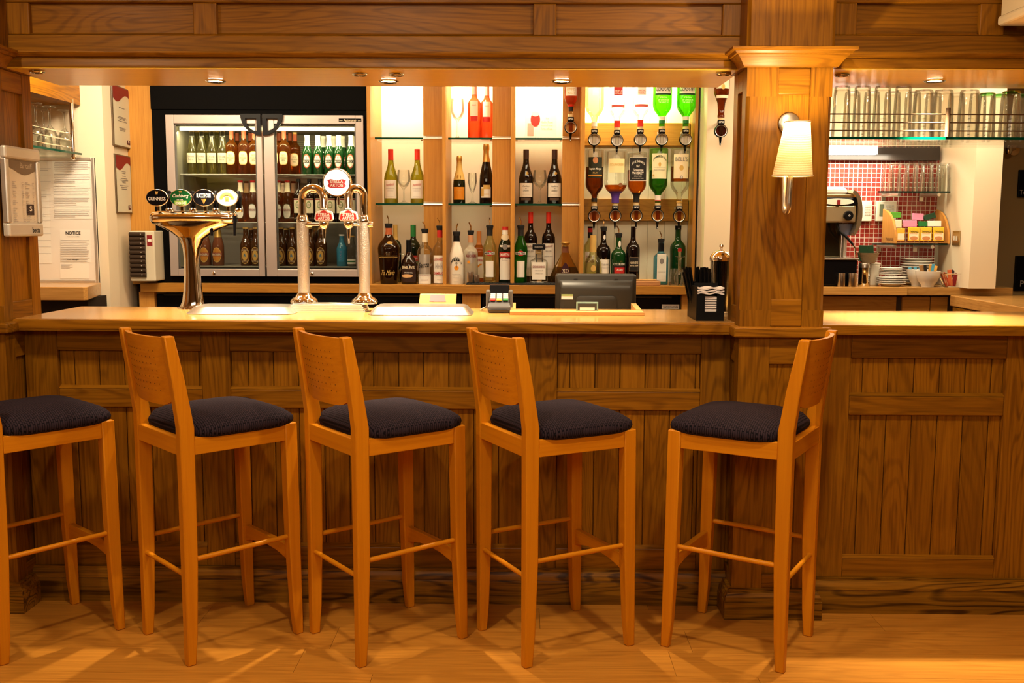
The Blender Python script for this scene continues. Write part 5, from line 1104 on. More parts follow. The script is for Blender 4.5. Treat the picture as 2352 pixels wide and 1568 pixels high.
# --- twin-column tower
yt=4.08
q=PY(768,700,yt);r=E('beer_tap','twin-column silver beer tap with round lit badge on top','beer tap',(q.x,yt,ZT))
LX=lambda u,v,y=yt:PY(u,v,y).x-q.x
LZ=lambda u,v,y=yt:PY(u,v,y).z-ZT
bx0,bx1=LX(671,705),LX(841,705);zt_=max(.022,LZ(768,697))
b=B()
zs0=0
for k in range(4):
    o_=.004*k;b.box(bx0+o_-.004,bx1-o_+.004,-.075+o_,.075-o_,zt_*k/4+(.0008 if k else 0),zt_*(k+1)/4-.0012)
    b.box(bx0+o_+.003,bx1-o_-.003,-.068+o_,.068-o_,zt_*(k+1)/4-.0012,zt_*(k+1)/4+.0008)
b.out('plinth_pattern',ribsil,r)
cu=[(683.2,709.8),(823.5,849)]
for i,(u0,u1) in enumerate(cu):
    xc=(LX(u0,590)+LX(u1,590))/2;R=(LX(u1,590)-LX(u0,590))/2
    z0,z1=zt_+.0008,LZ(u0,507)
    B().lathe([(0,z0),(R*2.2,z0),(R*2.35,z0+.006),(R*2.3,z0+.013),(R*2.0,z0+.021),(R*1.5,z0+.028),(R*1.25,z0+.036),(R*1.06,z0+.044),(0,z0+.044)],c=(xc,0,0),n=32).out('column_foot',brass_,r,smooth=1)
    B().lathe([(R,z0+.0445),(R,z1)],c=(xc,0,0),n=32).out('column',hammer,r,smooth=1)
    B().lathe([(R*1.03,z1-.004),(R*1.06,z1),(R*1.03,z1+.004),(R*.98,z1+.006),(R*.98,z1+.012),(R*.84,z1+.020),(R*.78,z1+.024),(0,z1+.024)],c=(xc,0,0),n=32).out('column_cap',brass_,r,smooth=1)
    # arch tube
    u_in=(747,803.5)[i];xi=LX(u_in,470);rt=.0165
    apex=LZ(720,431);w2=(xi-xc)/2;pts=[(xc,0,z1+.02),(xc,0,apex-abs(w2)*1.0)]
    for k in range(1,12):
        a=PI*k/12;pts.append((xc+w2-w2*cos(a),-.03*(k/12),apex-abs(w2)+abs(w2)*sin(a)))
    pts+=[(xi,-.03,apex-abs(w2)*1.0),(xi,-.03,LZ(u_in,500))]
    B().tube(pts,rt*.98,18).out('arch_tube',brass_,r,smooth=1)
    # tap body, lever badge and spout
    zb=LZ(u_in,512);
    B().lathe([(0,-.058),(.005,-.056),(.0075,-.03),(.009,-.012),(.016,-.006),(.021,.006),(.021,.018),(.015,.028),(.010,.034),(0,.034)],c=(xi,-.035,zb-.012),n=20).out('tap_body',brass_,r,smooth=1)
    B().tube([(xi,-.035,zb-.06),(xi+.001,-.038,LZ(u_in,559))],[.0055,.0045],10).out('spout',brass_,r,smooth=1)
    B().tube([(xc,-.01,zb-.008),(xi,-.03,zb-.006)],.006,10).out('tap_arm',brass_,r,smooth=1)
    B().lathe([(0,-.012),(.011,-.012),(.013,0),(.011,.012),(0,.012)],c=(xc+(R+.004)*(1 if i==0 else 1),-.004,zb-.006),n=14,ax='x').out('tap_knob',brass_,r,smooth=1)
    xb_=LX((743.7,799.7)[i],491,yt-.07);zb_=LZ((743.7,799.7)[i],492,yt-.07);W_,H_=.0775,.054
    sh=[(-.5,-.35),(-.42,-.5),(.42,-.5),(.5,-.35),(.46,.05),(.40,.20),(.22,.24),(.14,.42),(0,.5),(-.14,.42),(-.22,.24),(-.40,.20),(-.46,.05)]
    poly=[(xb_+a*W_,zb_+c*H_) for a,c in sh]
    bd=B().ext(poly,'y',-.070,-.058).out('lever_badge',P('badge_white',(.82,.76,.68),.2),r,bev=.002)
    f=lambda e:(lambda a,c:(xb_+a,-.0708-e,zb_+c))
    decal([(a*W_*.86,c*H_*.72-H_*.07) for a,c in sh],red,bd,f(0),'shield')
    txt([('STELLA',0,-.001,.047,.012,1.2),('ARTOIS',0,-.0150,.047,.012,1.2)],white,bd,f(.0008))
    txt([('~',0,.018,.03,.004,1)],ink,bd,f(.0008),'scroll_print')
B().box(LX(700,560)*0+xc*0-.0,.001,0,.001,.1,.101) if 0 else None
# round badge between the arches
c_=(LX(775,419.5,yt-.02),-.02,LZ(775,419.5,yt-.02));R=.0585
B().lathe([(R*.5,-.030),(R*.85,-.026),(R*.98,-.014),(R,0),(R*.985,.012),(R*.93,.018),(R*.88,.019),(R*.86,.0165)],c=c_,n=44,ax='-y').out('badge_housing',brass_,r,smooth=1)
bd=B().lathe([(0,.012),(R*.87,.012),(R*.87,.0165),(0,.0168)],c=c_,n=40,ax='-y').out('lit_badge',badgeE,r)
f=lambda e:(lambda a,c:(c_[0]+a,c_[1]-.0172-e,c_[2]+c))
shp=[(-.5,-.30),(-.36,-.5),(.36,-.5),(.5,-.30),(.42,0),(.5,.34),(.30,.46),(0,.30),(-.30,.46),(-.5,.34),(-.42,0)]
decal([(a*.076,c*.036-.003) for a,c in shp],P('badge_pinkred',(.55,.05,.06)),bd,f(0),'shield')
txt([('STELLA',0,.004,.052,.012,1.2),('ARTOIS',0,-.0105,.052,.012,1.2)],white,bd,f(.0010))
B().tube([(c_[0],0,c_[2]-R*.9),(c_[0],0,LZ(775,470))],.006,10).out('badge_stem',brass_,r,smooth=1)
B().tube([(LX(715,432),-.008,LZ(715,440)),(LX(836,436),-.008,LZ(836,440))],.006,10).out('badge_crossbar',brass_,r,smooth=1)
# --- steel trays turned upside down on the bar
def tray(label,u0,u1,ut0,ut1):
    yf,yk=3.90,4.115
    a,c=PZ(u0,727,ZT).x,PZ(u1,725,ZT).x
    ta,tc=PY(ut0,695,yk).x,PY(ut1,695,yk).x
    zt=PY(ut0,695,yk).z-ZT;r=E('steel_tray',label,'tray',((a+c)/2,(yf+yk)/2,ZT));x0=r.location.x;yc=r.location.y
    a-=x0;c-=x0;e=.030
    def rc(i,z,n=28):
        w=(c-a)/2-i;d=(yk-yf)/2-i;o=[]
        for k in range(n):
            t_=2*PI*(k+.5)/n;cc,ss=cos(t_),sin(t_);p=10;q_=(abs(cc)**p+abs(ss)**p)**(-1/p);o.append(((a+c)/2+cc*q_*w,ss*q_*d,z))
        return o
    B().loft([rc(0,0),rc(-.002,.002),rc(.002,.004),rc(e*.8,zt-.003),rc(e,zt),rc(e+.02,zt+.0005)]).out('tray_shell',plain('tray_steel',(.80,.77,.72),.28,1.,bump=.03,bs=500),r,smooth=1,ang=30)
    return r
tray('upturned stainless steel tray below the four-badge beer tap',402,664,412,640)
tray('upturned stainless steel tray between the twin-column tap and the card terminal',838,1083,868,1074)
# menu tray with pink card behind the right tray
q=PY(1004,690,4.23);r=E('serving_tray','cream serving tray with a pink print standing behind the steel tray','serving tray',(q.x,4.22,ZT))
w=X(1047,4.22,690)-X(962,4.22,690)
B().hexa([(-w/2,-.0,0),(w/2,.0,0),(w/2,.01,0),(-w/2,.01,0),(-w/2+.005,.02,.062),(w/2+.004,.02,.062),(w/2+.004,.03,.062),(-w/2+.005,.03,.062)]).out('tray_board',pale,r,bev=.002)
decal([(-w*.22,.030),(w*.24,.030),(w*.20,.058),(-w*.18,.058)],P('tray_print',(.62,.18,.20)),r,lambda a,c:(a,c*.32-.0012,c),'print')
# --- card terminal
q=PZ(1146,719,ZT);r=E('card_terminal','grey card payment terminal with coloured keys on the bar top','card terminal',(q.x,q.y,ZT))
s=.42*.1
w=.098
B().loft([[(-w/2*k,-.0+dy0,z),(w/2*k,-.0+dy0,z),(w/2*k,.13,z),(-w/2*k,.13,z)] for k,dy0,z in ((.86,.004,0),(.95,0,.012),(.95,.002,.026),(.86,.02,.040))]).out('body',P('terminal_grey',(.06,.055,.055),.4),r,bev=.005)
B().hexa([(-.040,.024,.040),(.040,.024,.040),(.043,.075,.046),(-.043,.075,.046),(-.038,.034,.046),(.038,.034,.046),(.042,.080,.075),(-.042,.080,.075)]).out('keypad_slope',P('terminal_dark',(.03,.028,.03),.4),r,bev=.003)
kc=(red,P('key_yellow',(.85,.6,.06)),green)
fk=lambda a,c:(a,.0245+c*.0 +(c)*.30,.041+c)
for j in range(4):
    for i in range(3):
        x_=-.026+.026*i;m_=kc[i] if j==0 else P('key_grey',(.34,.31,.30))
        t0=.05+.22*j;y_=.034+(.080-.034)*t0;z_=.047+(.075-.046)*t0
        B().hexa([(x_-.011,y_-.006,z_-.002),(x_+.011,y_-.006,z_-.002),(x_+.011,y_+.004,z_+.004),(x_-.011,y_+.004,z_+.004),(x_-.010,y_-.010,z_+.003),(x_+.010,y_-.010,z_+.003),(x_+.010,y_+.0,z_+.009),(x_-.010,y_+.0,z_+.009)]).out('key',m_,r,bev=.001)
B().hexa([(-.042,.082,.070),(.042,.082,.070),(.043,.12,.070),(-.043,.12,.070),(-.040,.092,.108),(.040,.092,.108),(.041,.11,.112),(-.041,.11,.112)]).out('screen',gloss_black,r,bev=.003)
for s in (-1,1):B().box(s*.046-.009,s*.046+.009,.06,.13,.012,.088).out('side_grip',P('grip_grey',(.09,.08,.07)),r,bev=.006)
B().box(-.034,.034,-.004,.003,.012,.015).out('card_slot',ink,r)
B().tube([(-.05,.10,.02),(-.07,.09,.012),(-.078,.10,.006),(-.07,.115,.005)],.0022,6).out('cable',lgrey,r,smooth=1)
# --- wooden till surround
a,c=PZ(1171,723,ZT).x,PZ(1479,724,ZT).x;yf=PZ(1320,724,ZT).y
r=E('till_tray','raised pale wooden surround in front of the till monitor','till surround',((a+c)/2,yf,ZT))
B().box(a,c,yf,yf+.10,ZT,ZT+.014).out('front_board',pale,r,W=True,bev=.002)
for x0_,x1_ in ((a,a+.022),(c-.022,c)):B().hexa([(x0_,yf+.101,ZT),(x1_,yf+.101,ZT),(x1_,4.245,ZT),(x0_,4.245,ZT),(x0_,yf+.101,ZT+.016),(x1_,yf+.101,ZT+.016),(x1_,4.245,ZT+.026),(x0_,4.245,ZT+.026)]).out('side_board',pale,r,W=True)
# till monitor seen from behind, on a lower staff shelf
ym=4.30
q=PY(1368,700,ym);x0,x1=X(1276,ym,670)-q.x,X(1461,ym,670)-q.x;zt=PY(1368,629,ym).z;zb=ZT-.10
r=E('till_monitor','dark grey till monitor seen from behind','till monitor',(q.x,ym,zb));h=zt-zb
def rr_(x0,x1,z0,z1,y,rd=.012,n=5):
    o=[]
    for cx,cz,a0 in ((x1-rd,z1-rd,0),(x0+rd,z1-rd,PI/2),(x0+rd,z0+rd,PI),(x1-rd,z0+rd,1.5*PI)):
        for k in range(n+1):
            a=a0+PI/2*k/n;o.append((cx+rd*cos(a),y,cz+rd*sin(a)))
    return o[::-1]
B().loft([rr_(x0,x1,0,h,.05),rr_(x0,x1,0,h,.0),rr_(x0+.004,x1-.004,.004,h-.006,-.008),rr_(x0+.008,x1-.008,.006,h-.026,-.012),rr_(x0+.018,x1-.018,.01,h-.030,-.020),rr_(x0+.020,x1-.020,.01,h-.052,-.034),rr_(x0+.03,x1-.03,.012,h-.06,-.036)]).out('casing',charcoal,r,smooth=1,ang=30)
B().loft([rr_(x0+.085,x1-.085,.012,h-.092,-.0365,.02),rr_(x0+.085,x1-.085,.012,h-.092,-.041,.02),rr_(x0+.09,x1-.09,.012,h-.097,-.043,.018)]).out('stand_cover',charcoal,r,smooth=1,ang=30)
for u in (1322,1415):
    x_=X(u,ym,640)-q.x;B().box(x_-.008,x_+.008,-.013,-.006,h-.024,h-.020).out('vent_slot',ink,r)
f=lambda a,c:(X(1302,ym,680)-q.x+a,-.0372,PY(1302,680,ym).z-zb+c)
decal(rect(.050,.022),lgrey,r,f,'sticker');decal(rect(.050,.008,0,.007),P('sticker_green',(.22,.28,.10)),r,lambda a,c:V(f(a,c))+V((0,-.0006,0)),'sticker_band')
B().box(-.10,.10,-.02,.10,-.012,0).out('foot',black,r)
struct(B().box(-.3,.9,4.262,4.50,ZT-.16,ZT-.114),'trim_7',oakX)
# acrylic sign holder
q=PY(1348,709,4.02);r=E('card_holder','small clear acrylic card holder with white card in front of the till','card holder',(q.x,4.00,ZT+.014));w=.088;h=PY(1348,693,4.0).z-ZT-.014
B().box(-w/2,w/2,0,.004,0,h).out('front_plate',plain('acrylic_teal',(.25,.40,.36),.1),r,bev=.001)
decal(rect(w*.86,h*.70,0,h*.46),P('holder_dark',(.05,.05,.04)),r,flat(0),'dark_panel');decal(rect(w*.68,h*.34,0,h*.22),paper,r,flat(-.0006),'white_card')
B().box(-w/2,w/2,.0,.04,.0,.003).out('foot',acrylic,r)
# --- napkin and straw caddy
yc_=PZ(1640,737,ZT).y+.006;x0,x1=X(1599.5,yc_,705),X(1694,yc_,705)
x1=min(x1,CX0-.030)
r=E('bar_caddy','black bar caddy holding paper napkins and black straws beside the pillar','bar caddy',((x0+x1)/2,yc_,ZT));w=(x1-x0)/2;h=PY(1640,671,yc_).z-ZT
xa_,xb_=-.020,.026
b=B().box(-w,xa_,0,.006,0,h).box(xb_,w,0,.006,0,h).box(xa_,xb_,0,.006,0,.032);b.out('front_wall',black,r)
b=B().box(-w,w,.006,.20,0,.006).box(-w,-w+.006,.006,.20,.006,h+.02).box(w-.006,w,.006,.20,.006,h-.01).box(-w+.006,w-.006,.096,.102,.006,h+.03).box(-w+.006,w-.006,.194,.20,.006,h+.03);b.out('box',black,r)
for k in range(9):
    z=.034+k*(h-.034)/8.2;rn=random.Random(k)
    vs=[];fs=[];n=9
    yo=-.004-.0006*k if k>=0 else 0
    def yf_(i):return .0
    for t_ in ((0,.0118) if k<6 else (0,.005)):
        for i in range(n+1):
            for j in range(5):
                x_=-.0195+.044*i/n if k<6 else -w*.94+1.9*w*i/n
                vs.append((x_,.008+.085*j/4 if k<6 else -.006+.098*j/4,z+t_+.003*sin(i*1.3+k)*(k>5)+.002*rn.random()*(k>5)+(.012 if k>5 else 0)))
    m_=5;N_=(n+1)*m_
    for i in range(n):
        for j in range(m_-1):
            p=i*m_+j;fs+=[(p,p+1,p+m_+1,p+m_),(N_+p,N_+p+m_,N_+p+m_+1,N_+p+1)]
    for j in range(m_-1):fs+=[(j,N_+j,N_+j+1,j+1),(n*m_+j,n*m_+j+1,N_+n*m_+j+1,N_+n*m_+j)]
    for i in range(n):fs+=[(i*m_,(i+1)*m_,N_+(i+1)*m_,N_+i*m_),(i*m_+4,N_+i*m_+4,N_+(i+1)*m_+4,(i+1)*m_+4)]
    o=B().add(vs,fs).out('napkin',P('napkin_paper',(.78,.72,.70),.8),None,org=(0,0,0));o.location=r.location
    _tag(o,'white paper napkin in the stack held by the black caddy' ,'napkin','napkins in the black caddy')
# black straws
rn=random.Random(4);z0=h+.01
for k in range(84):
    x_=r.location.x-w+.012+rn.random()*(w*1.2);y_=r.location.y+.108+rn.random()*.078;tx=-.03-.012*rn.random() if x_<r.location.x-w*.4 else -.01*rn.random();L_=.165+.025*rn.random()
    o=B().tube([(0,0,0),(tx+.016*(rn.random()-.5),.02*(rn.random()-.5),L_)],.0036,6,caps=False).out('drinking_straw',black,None,smooth=1);o.location=(x_,y_,ZT+.0065)
    _tag(o,'black drinking straw in the caddy compartment','drinking straw','black straws in the caddy')
# glass straw jar
yj=4.06;q=PY(1653,700,yj);R=(X(1677,yj,600)-X(1629,yj,600))/2;h=PY(1653,592,yj).z-ZT
r=E('straw_jar','tall glass straw jar with domed chrome lid behind the caddy','straw jar',(q.x,yj,ZT))
B().lathe([(0,0),(R*.95,0),(R,.006),(R,h),(R*.94,h),(R*.94,.01),(0,.008)],n=32).out('jar',glass_clear,r,smooth=1,ang=60)
B().lathe([(R*1.06,h-.012),(R*1.08,h),(R*1.04,h+.006),(R*.92,h+.014),(R*.70,h+.024),(R*.35,h+.031),(R*.12,h+.033),(.005,h+.036),(.004,h+.040),(.0085,h+.046),(.0075,h+.053),(0,h+.056)],n=32).out('lid',brass_,r,smooth=1)
for k in range(60):
    a=rn.random()*2*PI;d=R*.86*math.sqrt(rn.random());L_=h*.93*(.94+.06*rn.random())
    o=B().tube([(0,0,0),(.004*(rn.random()-.5),.004*(rn.random()-.5),L_)],.0031,6,caps=False).out('drinking_straw',black,None,smooth=1);o.location=(q.x+d*cos(a),yj+d*sin(a),ZT+.0105)
    _tag(o,'black drinking straw inside the lidded glass jar','drinking straw','black straws in the glass jar')
# ================================================================= KITCHEN SIDE
YW=5.60
kx0=X(1690,YC);kx1=2.47
xsd=PY(2154,430,YW).x
struct(B().box(1.12,xsd,YW,YW+.04,0,2.42),'wall_back',tile)
struct(B().box(1.12,xsd,YW-.004,YW+.0395,Z(337,YW,2030),2.419),'wall_back',cream)
xp=PY(2300,430,5.15).x
struct(B().box(xsd,xp,5.15,YW+.04,ZC+.001,2.42),'wall_right',cream)
struct(B().box(xp+.001,4.6,6.6,6.7,0,2.42),'wall_back',tan)
# kitchen counter
r=E('kitchen_counter','oak-edged coffee counter with plain cupboard doors below the red tiles','counter',(1.8,YC,ZC))
xm=X(2085,YC,660)
B().box(kx0,xm,YC,YW-.005,ZC-.043,ZC).out('worktop',top_,r,W=True,bev=.003);B().box(xm+.0005,kx1+.10,YC+.01,YW-.005,ZC-.043,ZC-.0005).out('worktop',top_,r,W=True,bev=.003)
a=X(2060,YC+.05,690)
for x0_,x1_ in ((kx0,a),(a+.03,X(2137,YC+.05,690)),(X(2138,YC+.05,690),X(2178,YC+.05,690))):
    B().box(x0_,x1_-.002,YC+.05,YC+.07,.1,ZC-.052).out('cupboard_door',shfX,r,W=True,bev=.002)
B().box(kx0,kx1,YC+.072,YW-.01,0,ZC-.045).out('carcass',plain('carcass_dark2',(.06,.03,.012),.7),r,W=True)
# fluorescent fitting on a dark board
z0,z1=Z(368,YW-.03,2030),Z(336,YW-.03,2030)
r=E('strip_light','bright fluorescent strip light on a dark board above the red tiles','strip light',(X(2030,5.55),5.57,z0))
B().box(X(1880,5.55),X(2155.5,5.55),5.55,5.594,z0,z1).out('back_board',plain('board_dark',(.025,.018,.014),.4),r,W=True)
B().box(X(1885,5.50),X(2013,5.50),5.50,5.549,Z(354,5.5,1960),Z(334,5.5,1960)).out('diffuser',tubeE,r,W=True,bev=.004)
l=bpy.data.lights.new('strip','AREA');l.energy=5;l.color=(1,.88,.66);l.shape='RECTANGLE';l.size=.5;l.size_y=.04
o=bpy.data.objects.new('strip_lamp',l);COL.objects.link(o);o.location=(X(1950,5.48),5.485,Z(356,5.5,1960));o.rotation_euler=(rad(10),0,0)
# --- hanging glass shelf with pint glasses
yh0,yh1=3.97,4.36
zh=PY(2110,314.5,yh0).z
xl=PX(1913,314,CX1+.0).x if 0 else CX1+.012
r=E('hanging_shelf','long hanging glass shelf with three rails stacked with upturned pint glasses','glass shelf',(1.6,yh0,zh))
B().box(xl,2.6,yh0,yh1,zh-.010,zh).out('pane',glass_shelf_m,r,W=True);B().box(xl,2.6,yh0-.003,yh0-.0005,zh-.010,zh).out('polished_edge',glass_edge,r,W=True)
xq=PY(2176,280,yh0-.012).x
B().tube([(xq,yh0-.014,zh-.001),(xq,yh0-.014,PY(2176,248,yh0-.012).z)],.0085,12).out('post',railm,r,W=True,smooth=1)
for v in (262,281,300):
    z=PY(2110,v,yh0-.012).z;B().tube([(xl,yh0-.006,z),(2.6,yh0-.006,z)],.0026,8).out('rail',railm,r,W=True,smooth=1)
B().box(xl-.010,xl-.0005,yh0-.012,yh1,zh-.012,zh+.16).out('end_bracket',satin,r,W=True,bev=.004)
for y_ in (yh0+.05,yh1-.05):B().tube([(2.45,y_,zh),(2.45,y_,2.01)],.006,8).out('hanger',satin,r,W=True,smooth=1)
def pint(label,u,v,y,grp,m=glass_thick,rim=None,w=37):
    R=.0345*w/37;h=PY(u,v,y).z-zh-.0006;h=min(h,2.003-zh)
    o=E('pint_glass',label,'pint glass',(X(u,y,250),y,zh+.0004),grp)
    B().lathe([(R*1.06,0),(R*1.0,h*.4),(R*.93,h*.86),(R*.88,h*.97),(R*.80,h),(0,h),(0,h*.95),(R*.80,h*.93),(R*.90,h*.84),(R*.97,h*.4),(R*1.02,0)],n=20).out('glass',m,o,smooth=1,ang=45)
    if rim:B().lathe([(0,h+.0004),(R*.80,h+.0004),(R*.86,h*.985),(R*.90,h*.965),(R*.9,h*.95)],n=20).out('base_rim',rim,o,smooth=1)
    return o
gk=glass('green_base',(.35,.72,.30),.7)
for i,u in enumerate((1933,1979.6,2026,2073)):pint(f'{ordn[i]} tall upturned pint glass from the pillar, front row of the hanging shelf',u,196,4.06,'tall upturned pint glasses')
for i,u in enumerate((2120,2166,2225)):pint(f'{ordn[i]} shorter upturned pint glass under the lit downlight, front row',u,207,4.06,'shorter upturned pint glasses',w=43)
for i,u in enumerate((2266,2321)):pint(('upturned green-based pint glass next to the clear ones, front row','upturned green-based pint glass close to the picture edge, front row')[i],u,214 if i==0 else 210,4.06,'green-based pint glasses',rim=gk,w=36 if i==0 else 42)
for i,u in enumerate((1957,2002,2049,2096)):pint('tall upturned pint glass in the back row of the hanging shelf',u,202,4.22,'back row pint glasses')
for i,u in enumerate((2143,2196,2245)):pint('shorter upturned pint glass in the back row under the downlight',u,214,4.22,'shorter back row pint glasses')
for i,u in enumerate((2293,2346)):pint('green-based pint glass in the back row of the hanging shelf',u,217,4.2,'green-based back row pint glasses',rim=gk)
# --- glass wall shelves on steel brackets
def wshelf(label,u0,u1,v,y0,bu):
    z=PY(2100,v,y0).z;r=E('wall_shelf',label,'glass shelf',(X(2100,y0),y0,z))
    a,c=X(u0,y0),X(u1,y0)
    B().box(a,c,y0,YW-.012,z-.008,z).out('pane',glass_shelf_m,r,W=True);B().box(a,c,y0-.003,y0-.0005,z-.008,z).out('polished_edge',plain('dark_glass_edge',(.004,.02,.014),.15),r,W=True)
    for u in bu:
        x=X(u,y0-.02);B().tube([(x,y0-.02,z-.018),(x-.01,YW-.012,z-.018)],.0095,14).out('bracket',satin,r,W=True,smooth=1)
        B().box(x-.022,x+.002,YW-.012,YW-.0045,z-.05,z-.004).out('bracket_plate',satin,r,W=True,bev=.002)
    return z
zsA=wshelf('glass wall shelf on steel brackets holding upturned coffee glasses',2016,2183,439,5.40,(2067,2158))
zsB=wshelf('glass wall shelf on steel brackets under the tea rack',2010,2183,559,5.40,(2062,2149))
def mug(label,u,w,y,grp):
    R=(X(u+w/2,y)-X(u-w/2,y))/2;h=PY(u,375,y).z-zsA
    o=E('coffee_glass',label,'coffee glass',(X(u,y,405),y,zsA+.0003),grp)
    B().lathe([(R,0),(R*.93,h*.35),(R*.78,h*.85),(R*.86,h*.96),(R*.84,h),(0,h),(0,h*.96),(R*.7,h*.92),(R*.88,h*.35),(R*.95,0)],n=18).out('glass',glass_clear,o,smooth=1,ang=45)
    B().tube([(R*.80,0,h*.82),(R*1.25,0,h*.80),(R*1.42,0,h*.66),(R*1.25,0,h*.50),(R*.9,0,h*.42)],.0035,8).out('handle',glass_clear,o,smooth=1)
for i,u in enumerate((2055,2093,2129,2165)):mug(f'{ordn[i]} upturned handled coffee glass from the coffee machine, front row',u,33,5.44,'upturned coffee glasses')
for i,u in enumerate((2040,2075,2111,2147)):mug('upturned handled coffee glass in the back row',u,30,5.53,'upturned coffee glasses, back row')
# --- tea rack
yr0,yr1=5.39,5.555
q=PY(2100,560,yr0);r=E('tea_rack','wooden tea rack with curved sides filled with tea packets','tea rack',(q.x,yr0,zsB+.0004));h=PY(2035,480,yr1).z-zsB
def sideb(x0,x1):
    p=[(yr0,0),(yr1,0),(yr1,h)]+[(yr0+(yr1-yr0)*(1-cos(PI/2*k/8)),h*sin(PI/2*k/8)*.98+.001) for k in range(7,0,-1)]
    B().ext([(a-yr0,b_) for a,b_ in p],'x',x0,x1).out('side_panel',teaw,r,bev=.002)
xa0,xa1=X(2058,yr0,540)-q.x,X(2061.5,yr0,540)-q.x;xc0,xc1=X(2178,yr0,540)-q.x,X(2181.5,yr0,540)-q.x
# the left side panel is splayed so its outer face shows
p=[(0,0),(yr1-yr0,0),(yr1-yr0,h)]+[((yr1-yr0)*(1-cos(PI/2*k/8)),h*sin(PI/2*k/8)*.98+.001) for k in range(7,0,-1)]
xb0=X(2025,yr1,540)-q.x
b=B().ext(p,'x',0,.012);sl=(xb0-xa1+.012)/(yr1-yr0)
b.move(lambda v:V((xa1-.012+v.x+sl*v.y,v.y,v.z))).out('side_panel',teaw,r,bev=.0015)
txt([('TWININGS',.062,.021,.088,.016,.5)],P('rack_ink',(.08,.03,.01)),r,lambda a,c:(xa1-.012-.0016+sl*(.125-a),.125-a,c))
xb1=X(2146,yr1,540)-q.x;sl2=(xb1-xc0)/(yr1-yr0)
B().ext(p,'x',0,.012).move(lambda v:V((xc0+v.x+sl2*v.y,v.y,v.z))).out('side_panel',teaw,r,bev=.0015)
b=B()
tiers=[(.004,.010,.0),(.055,.062,.045),(.098,.105,.09)]
for k,(z,_,yo) in enumerate(tiers):
    y_=yo+.002;b.hexa([(xa1+.002+sl*y_,y_,z),(xc0-.002+sl2*y_,y_,z),(xc0-.002+sl2*(y_+.046),y_+.046,z),(xa1+.002+sl*(y_+.046),y_+.046,z),(xa1+.002+sl*y_,y_,z+.004),(xc0-.002+sl2*y_,y_,z+.004),(xc0-.002+sl2*(y_+.046),y_+.046,z+.004),(xa1+.002+sl*(y_+.046),y_+.046,z+.004)])
b.out('stepped_tray',teaw,r)
def sachet(label,u0,v0,u1,v1,y,m,name='tea_packet',cat='tea packet',face=None,text=None,tilt=0,th=.012,grp='tea packets'):
    p0=PY(u0,v1,y);p1=PY(u1,v0,y);w=p1.x-p0.x;h=p1.z-p0.z
    o=E(name,label,cat,((p0.x+p1.x)/2,y,p0.z),grp);o.rotation_euler=(0,tilt,0)
    B().hexa([(-w/2,0,0),(w/2,0,0),(w/2,th,0),(-w/2,th,0),(-w/2,.004,h),(w/2,.004,h),(w/2,.004+th,h),(-w/2,.004+th,h)]).out('packet',m,o,bev=.002)
    f=lambda a,c,e=.0008:(a,.004*c/h-e,c)
    if face:decal(rect(w*.84,h*.5,0,h*.34),face,o,lambda a,c:f(a,c),'label');
    if text:
        txt([(text,0,h*.68,w*.80,h*.15,1)],ink,o,f);txt([('Everyday',0,h*.53,w*.66,h*.11,.3,.3)],orange,o,lambda a,c:f(a,c,.0014));decal(oval(w*.7,h*.28,0,h*.2),P('tea_cup_brown',(.55,.22,.08)),o,lambda a,c:f(a,c,.0014),'cup_print')
    return o
for i,(u0,u1) in enumerate(((2058,2079.5),(2086,2113),(2114,2141.5),(2143,2170))):
    if i:sachet(f'{ordn[i-1]} yellow tea packet of the bottom step, from the lettered side',u0,522,u1,553,yr0+.012,yellow,face=paper2,text='TWININGS')
    else:sachet('narrow orange-yellow tea packet against the lettered side, bottom step',u0+2,524,u1,553,yr0+.014,P('tea_orange',(.80,.42,.04)),face=paper2)
for lab,u0,v0,u1,v1,m in (('cream tea packet against the lettered side, middle step',2056,505,2072,523,paper2),('pink tea packet lying on the middle step',2075,506,2107,521,pink),('green tea packet lying on the middle step',2110,508,2131,520,green),('white tea packet lying on the middle step',2131,507,2163,520,paper)):
    sachet(lab,u0,v0,u1,v1,yr0+.054,m)
for lab,u0,v0,u1,v1,m,tl in (('bright green tea packet on the top step nearest the lettered side',2045,487,2071,500,P('leaf_green',(.10,.36,.03)),0),('pink tea packet on the top step',2096,490,2122,505,pink,.05),('dark green tilted tea packet on the top step',2124,491,2152,503,dgreen,-.3)):
    sachet(lab,u0,v0,u1,v1,yr0+.100,m,tilt=tl)
# --- wall thermostats
for k,(u0,u1,lab) in enumerate(((1972,2002,'white wall control panel half hidden by the coffee machine'),(2010,2058,'white wall control panel with a grey screen behind the tea rack'))):
    p0=PY(u0,508,YW-.006);p1=PY(u1,462,YW-.006);w=p1.x-p0.x;h=p1.z-p0.z
    o=E('wall_control',lab,'wall control',((p0.x+p1.x)/2,YW-.001,p0.z))
    B().box(-w/2,w/2,-.022,0,0,h).out('housing',P('control_white',(.74,.68,.56),.4),o,bev=.003)
    f=flat(-.022)
    if k:decal(rect(w*.20,h*.60,-w*.26,h*.55),P('lcd_green',(.16,.18,.11)),o,f,'screen')
    b=B()
    for i in range(3):
        for j in range(4):
            x_=w*(.02+.14*i) if k else w*(-.05+.16*i);z_=h*(.36+.13*j);b.box(x_-w*.055,x_+w*.055,-.024,-.0221,z_-h*.045,z_+h*.045)
    b.out('keypad_buttons_pattern',lgrey,o)
